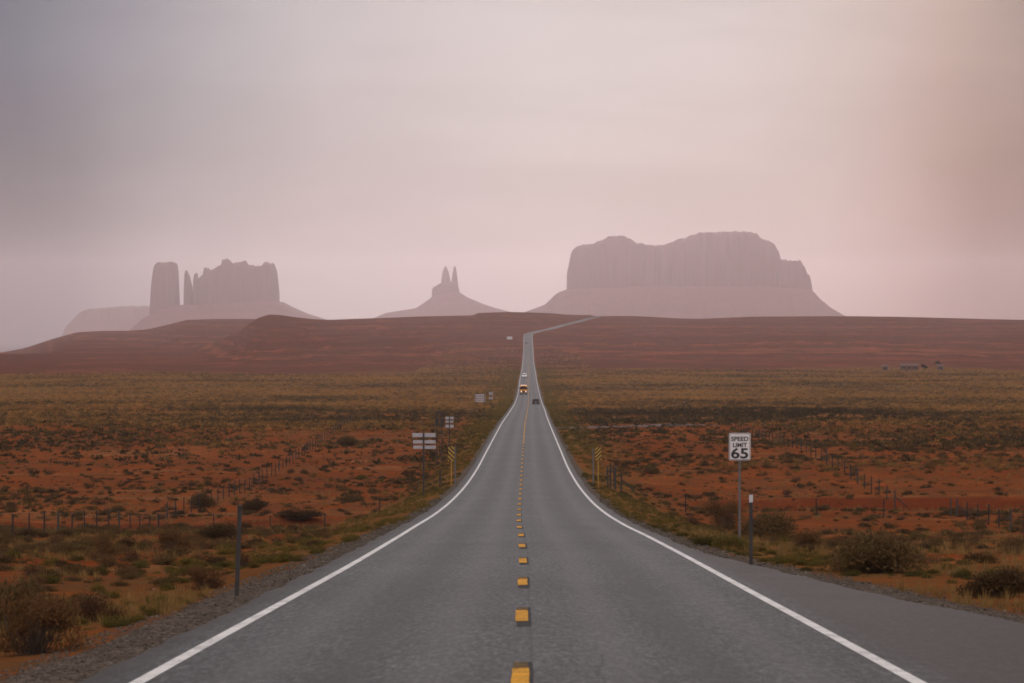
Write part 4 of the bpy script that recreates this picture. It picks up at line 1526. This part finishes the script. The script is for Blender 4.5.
def hull(sections, name, mat, parent, smooth=True):
    """sections: list of (y, [(half width, z), ...] from bottom to top); lofted and mirrored into one closed shell"""
    bm = bmesh.new()
    loops = []
    for y, prof in sections:
        pts = [(w_, z) for w_, z in prof] + [(-w_, z) for w_, z in reversed(prof)]
        loops.append([bm.verts.new((a, y, z)) for a, z in pts])
    n = len(loops[0])
    for A, B in zip(loops[:-1], loops[1:]):
        for i in range(n):
            j = (i + 1) % n
            bm.faces.new((A[i], A[j], B[j], B[i]))
    bm.faces.new(loops[0])
    bm.faces.new(list(reversed(loops[-1])))
    bmesh.ops.recalc_face_normals(bm, faces=bm.faces)
    me = bpy.data.meshes.new(name)
    bm.to_mesh(me)
    bm.free()
    me.materials.append(mat)
    return link(name, me, parent)


def make_car(name, label, loc, rz, paint, L=4.7, W=1.86, H=1.62, lit=True, pickup=False):
    """front towards local -y"""
    t = empty(name, loc, rz)
    tag(t, label, 'car')
    hw, hl = W / 2, L / 2
    def pr(k, zb, zt_):
        return [(hw * k * 0.90, zb), (hw * k, zb + 0.18), (hw * k, zt_ - 0.22), (hw * k * 0.95, zt_ - 0.05), (hw * k * 0.88, zt_)]
    hz_ = H * 0.60
    hull([(-hl, pr(0.86, 0.32, H * 0.48)), (-hl + 0.18, pr(0.97, 0.24, H * 0.55)), (-hl + 1.15, pr(1.0, 0.22, hz_)), (0.2, pr(1.0, 0.22, hz_ + 0.02)), (hl - 0.5, pr(1.0, 0.22, hz_ + 0.03)),
          (hl - 0.08, pr(0.96, 0.28, hz_ + 0.0)), (hl, pr(0.90, 0.34, hz_ - 0.06))], 'body', paint, t)
    y_back = 0.55 if pickup else hl - 0.12
    zt_ = H
    def gp(k, zb, z2):
        return [(hw * 0.90, zb), (hw * 0.88, zb + (z2 - zb) * 0.3), (hw * k, z2 - 0.03), (hw * (k - 0.06), z2)]
    zb = hz_ - 0.04
    hull([(-hl + 1.12, gp(0.86, zb, zb + 0.10)), (-hl + 1.85, gp(0.76, zb, zt_ - 0.05)), (0.1, gp(0.76, zb, zt_)), (y_back - 0.45, gp(0.75, zb, zt_ - 0.03)), (y_back, gp(0.82, zb, zb + 0.12))], 'cabin', paint, t)
    # glass, just proud of the cabin
    ws = MB()
    a0, a1 = (-hl + 1.16, zb + 0.17), (-hl + 1.83, zt_ - 0.09)
    off = 0.012
    vs = [ws.bm.verts.new(v) for v in ((-hw * 0.80, a0[0] - off, a0[1]), (hw * 0.80, a0[0] - off, a0[1]), (hw * 0.68, a1[0] - off, a1[1]), (-hw * 0.68, a1[0] - off, a1[1]))]
    ws.bm.faces.new(vs)
    ws.build('windshield', M['glass'], t)
    rw = MB()
    vs = [rw.bm.verts.new(v) for v in ((-hw * 0.76, y_back + 0.004, zb + 0.16), (hw * 0.76, y_back + 0.004, zb + 0.16), (hw * 0.66, y_back - 0.41, zt_ - 0.10), (-hw * 0.66, y_back - 0.41, zt_ - 0.10))]
    rw.bm.faces.new(vs)
    rw.build('rear_window', M['glass'], t)
    for s in (-1, 1):
        sw = MB()
        vs = [sw.bm.verts.new(v) for v in ((s * (hw * 0.893), -hl + 1.5, zb + 0.16), (s * (hw * 0.893), y_back - 0.22, zb + 0.16), (s * (hw * 0.785), y_back - 0.5, zt_ - 0.11), (s * (hw * 0.785), -hl + 1.95, zt_ - 0.11))]
        sw.bm.faces.new(vs)
        sw.build('side_window', M['glass'], t)
        MB().box((s * (hw + 0.09), -hl + 1.55, hz_ + 0.10), (0.20, 0.10, 0.14), 0.03).build('mirror', paint, t)
        MB().box((s * hw * 0.66, -hl + 0.06, H * 0.43), (0.34, 0.16, 0.15), 0.03).build('headlight', M['headlight'] if lit else M['chrome'], t)
        MB().box((s * hw * 0.74, hl - 0.03, H * 0.50), (0.30, 0.10, 0.20), 0.02).build('tail_light', M['taillight'], t)
        for yy in (-hl + 0.88, hl - 0.92):
            wheel(t, s * (hw - 0.11), yy, 0.35, 0.24)
    MB().box((0, -hl + 0.03, H * 0.40), (W * 0.5, 0.10, 0.17), 0.02).build('grille', M['black_plastic'], t)
    MB().box((0, -hl + 0.02, 0.36), (W * 0.9, 0.16, 0.16), 0.04).build('bumper', M['black_plastic'], t)
    MB().box((0, hl - 0.01, 0.40), (W * 0.92, 0.14, 0.20), 0.04).build('bumper', M['black_plastic'], t)
    MB().box((0, hl + 0.015, H * 0.42), (0.32, 0.02, 0.15), 0.004).build('number_plate', M['plate'], t)
    return t


def on_road(d, u):
    x, z = road_xz(d, u)
    return (float(x), d, float(z) + 0.006)


make_car('dark_car', 'dark car seen from behind, driving away in the right lane', on_road(796, 1.95), math.pi, M['car_dark'], 4.7, 1.95, 1.62, lit=False)
make_car('white_pickup', 'white car with lit headlights coming on behind the yellow bus', on_road(1413, -1.8), 0, M['car_white'], 5.4, 2.05, 1.95, lit=True, pickup=True)
make_car('grey_car', 'tiny dark blue grey car far up the road just below the bend', on_road(2560, -1.6), 0, M['car_grey'], 4.7, 1.9, 1.65, lit=False)
# heading of dark car: front towards +y, so the tail faces the camera


def make_bus(loc):
    t = empty('yellow_bus', loc)
    tag(t, 'yellow bus with lit headlights coming towards the camera in the left lane', 'bus')
    W, L, H = 2.45, 10.8, 3.05
    hw = W / 2
    def pr(k, zb, z2, kt=0.82):
        return [(hw * k, zb), (hw * k, z2 - 0.45), (hw * k * 0.97, z2 - 0.22), (hw * kt * k, z2 - 0.05), (hw * 0.45 * k, z2)]
    hull([(0.0, pr(0.97, 0.55, H - 0.08)), (0.25, pr(1.0, 0.5, H)), (L - 0.3, pr(1.0, 0.5, H)), (L, pr(0.95, 0.55, H - 0.1))], 'body', M['bus_yellow'], t)
    hull([(-1.5, pr(0.70, 0.55, 1.42)), (-1.38, pr(0.76, 0.5, 1.52)), (-0.3, pr(0.90, 0.5, 1.68)), (0.02, pr(0.93, 0.5, 1.70))], 'hood', M['bus_yellow'], t)
    for s in (-1, 1):
        MB().box((s * hw * 0.47, -0.018, 2.20), (hw * 0.90, 0.03, 0.98), 0.01).build('windshield', M['glass'], t)
        for k in range(9):
            MB().box((s * (hw + 0.004), 0.9 + k * 1.05, 2.02), (0.02, 0.85, 0.62), 0.004).build('side_window', M['glass'], t)
        MB().box((s * (hw + 0.008), L / 2, 1.35), (0.02, L - 0.6, 0.07), 0.004).build('rub_rail', M['black_plastic'], t)
        MB().tube((s * hw * 0.62, -1.56, 1.02), (s * hw * 0.62, -1.46, 1.02), 0.15, 0.16, 14).build('headlight', M['headlight'], t)
        MB().box((s * hw * 0.62, -0.02, 2.82), (0.24, 0.05, 0.14), 0.02).build('roof_lamp', M['amber'], t)
        MB().box((s * (hw + 0.26), -0.3, 2.05), (0.24, 0.07, 0.42), 0.03).tube((s * hw * 0.95, 0.05, 2.2), (s * (hw + 0.24), -0.28, 2.2), 0.02).build('mirror', M['black_plastic'], t)
        wheel(t, s * (hw - 0.2), -0.75, 0.48, 0.28)
        wheel(t, s * (hw - 0.2), L - 2.9, 0.48, 0.34)
    MB().box((0, -1.56, 0.55), (W * 0.98, 0.2, 0.32), 0.04).build('bumper', M['black_plastic'], t)
    MB().box((0, -1.5, 1.05), (0.95, 0.05, 0.55), 0.02).build('grille', M['black_plastic'], t)
    MB().box((0, -0.012, 2.80), (W * 0.42, 0.02, 0.14), 0.004).build('roof_panel', M['black_plastic'], t)
    return t


make_bus(on_road(1028, -1.75))

# white camper parked off the road far up on the left
d = 2640.0
x = at_px(509.6, d)
t = empty('camper_trailer', (x, d, gz(x, d) + 0.1))
tag(t, 'white camper trailer parked off the road on the red slope left of the far bend', 'trailer')
MB().box((0, 0, 1.75), (4.6, 2.3, 2.3), 0.25).build('body', M['car_white'], t)
for k in (-1.2, 1.0):
    MB().box((k, -1.21, 2.0), (1.0, 0.03, 0.6), 0.01).build('window', M['glass'], t)
MB().box((0, -1.21, 1.3), (4.2, 0.02, 0.18), 0.004).build('stripe', M['car_grey'], t)
for s in (-1, 1):
    a = MB().tube((s * 0.5 - 0.4, -1.15, 0.36), (s * 0.5 - 0.4, -0.9, 0.36), 0.36, 0.36, 14).build('wheel', M['black_rubber'], t)
MB().tube((2.2, 0, 0.55), (3.4, 0, 0.5), 0.06).build('drawbar', M['black_plastic'], t)

# homestead on the far right
def house(px, d, w, dp, h, label, wall, name='house', win=3):
    x = at_px(px, d)
    t = empty(name, (x, d, gz(x, d)))
    tag(t, label, 'house', 'homestead on the far right')
    wl = MB().box((0, 0, h / 2 - 0.3), (w, dp, h + 0.6), 0.03).build('wall', wall, t)
    rf = MB().prism([(-dp / 2 - 0.4, h), (dp / 2 + 0.4, h), (0, h + 1.1)], 'x', -w / 2 - 0.4, w / 2 + 0.4).build('roof', M['roof'], t)
    for k in range(win):
        MB().box((-w / 2 + w * (k + 0.6) / (win + 0.4), -dp / 2 - 0.01, h * 0.55), (1.1, 0.05, 0.9), 0.01).build('window', M['glass'], t)
    MB().box((w / 2 - 1.2, -dp / 2 - 0.01, 1.0), (0.95, 0.05, 2.0), 0.01).build('door', M['brown_board'], t)
    return t


house(909, 1690, 9.8, 6.0, 2.5, 'long low brown house with a pale roof far off on the right', M['stucco'])
house(884.5, 1690, 3.4, 2.6, 2.0, 'small white shed left of the long brown house', M['trailer'], 'shed', 1)
house(940, 1690, 3.6, 2.8, 2.2, 'pale hut in front of the dark tree right of the long brown house', M['trailer'], 'shed', 1)


def tree(px, d, w, h, label):
    x = at_px(px, d)
    t = empty('juniper_tree', (x, d, gz(x, d)))
    tag(t, label, 'tree', 'trees at the homestead')
    mb = MB().tube((0, 0, -0.2), (0.1, 0, h * 0.45), 0.22, 0.14, 8)
    for k in range(5):
        a = k * 1.26
        mb.tube((0.05, 0, h * (0.2 + 0.05 * k)), (w * 0.3 * math.cos(a), w * 0.3 * math.sin(a), h * 0.55), 0.09, 0.04, 6)
    mb.build('trunk', M['bark'], t)
    L = [(w * 0.28 * math.cos(k), w * 0.28 * math.sin(k), h * (0.30 + 0.10 * (k % 5)), w * 0.25) for k in range(9)]
    B = blades(1400, L, 0.24, 1.1, 0.4)
    o = link('crown', np_mesh('crown', B, np.arange(len(B)).reshape(-1, 3), M['juniper']), t)
    return t


tree(938.5, 1700, 4.2, 5.6, 'tall dark tree behind the pale hut on the far right')
tree(924.0, 1700, 3.6, 2.8, 'low dark tree at the right end of the long brown house')
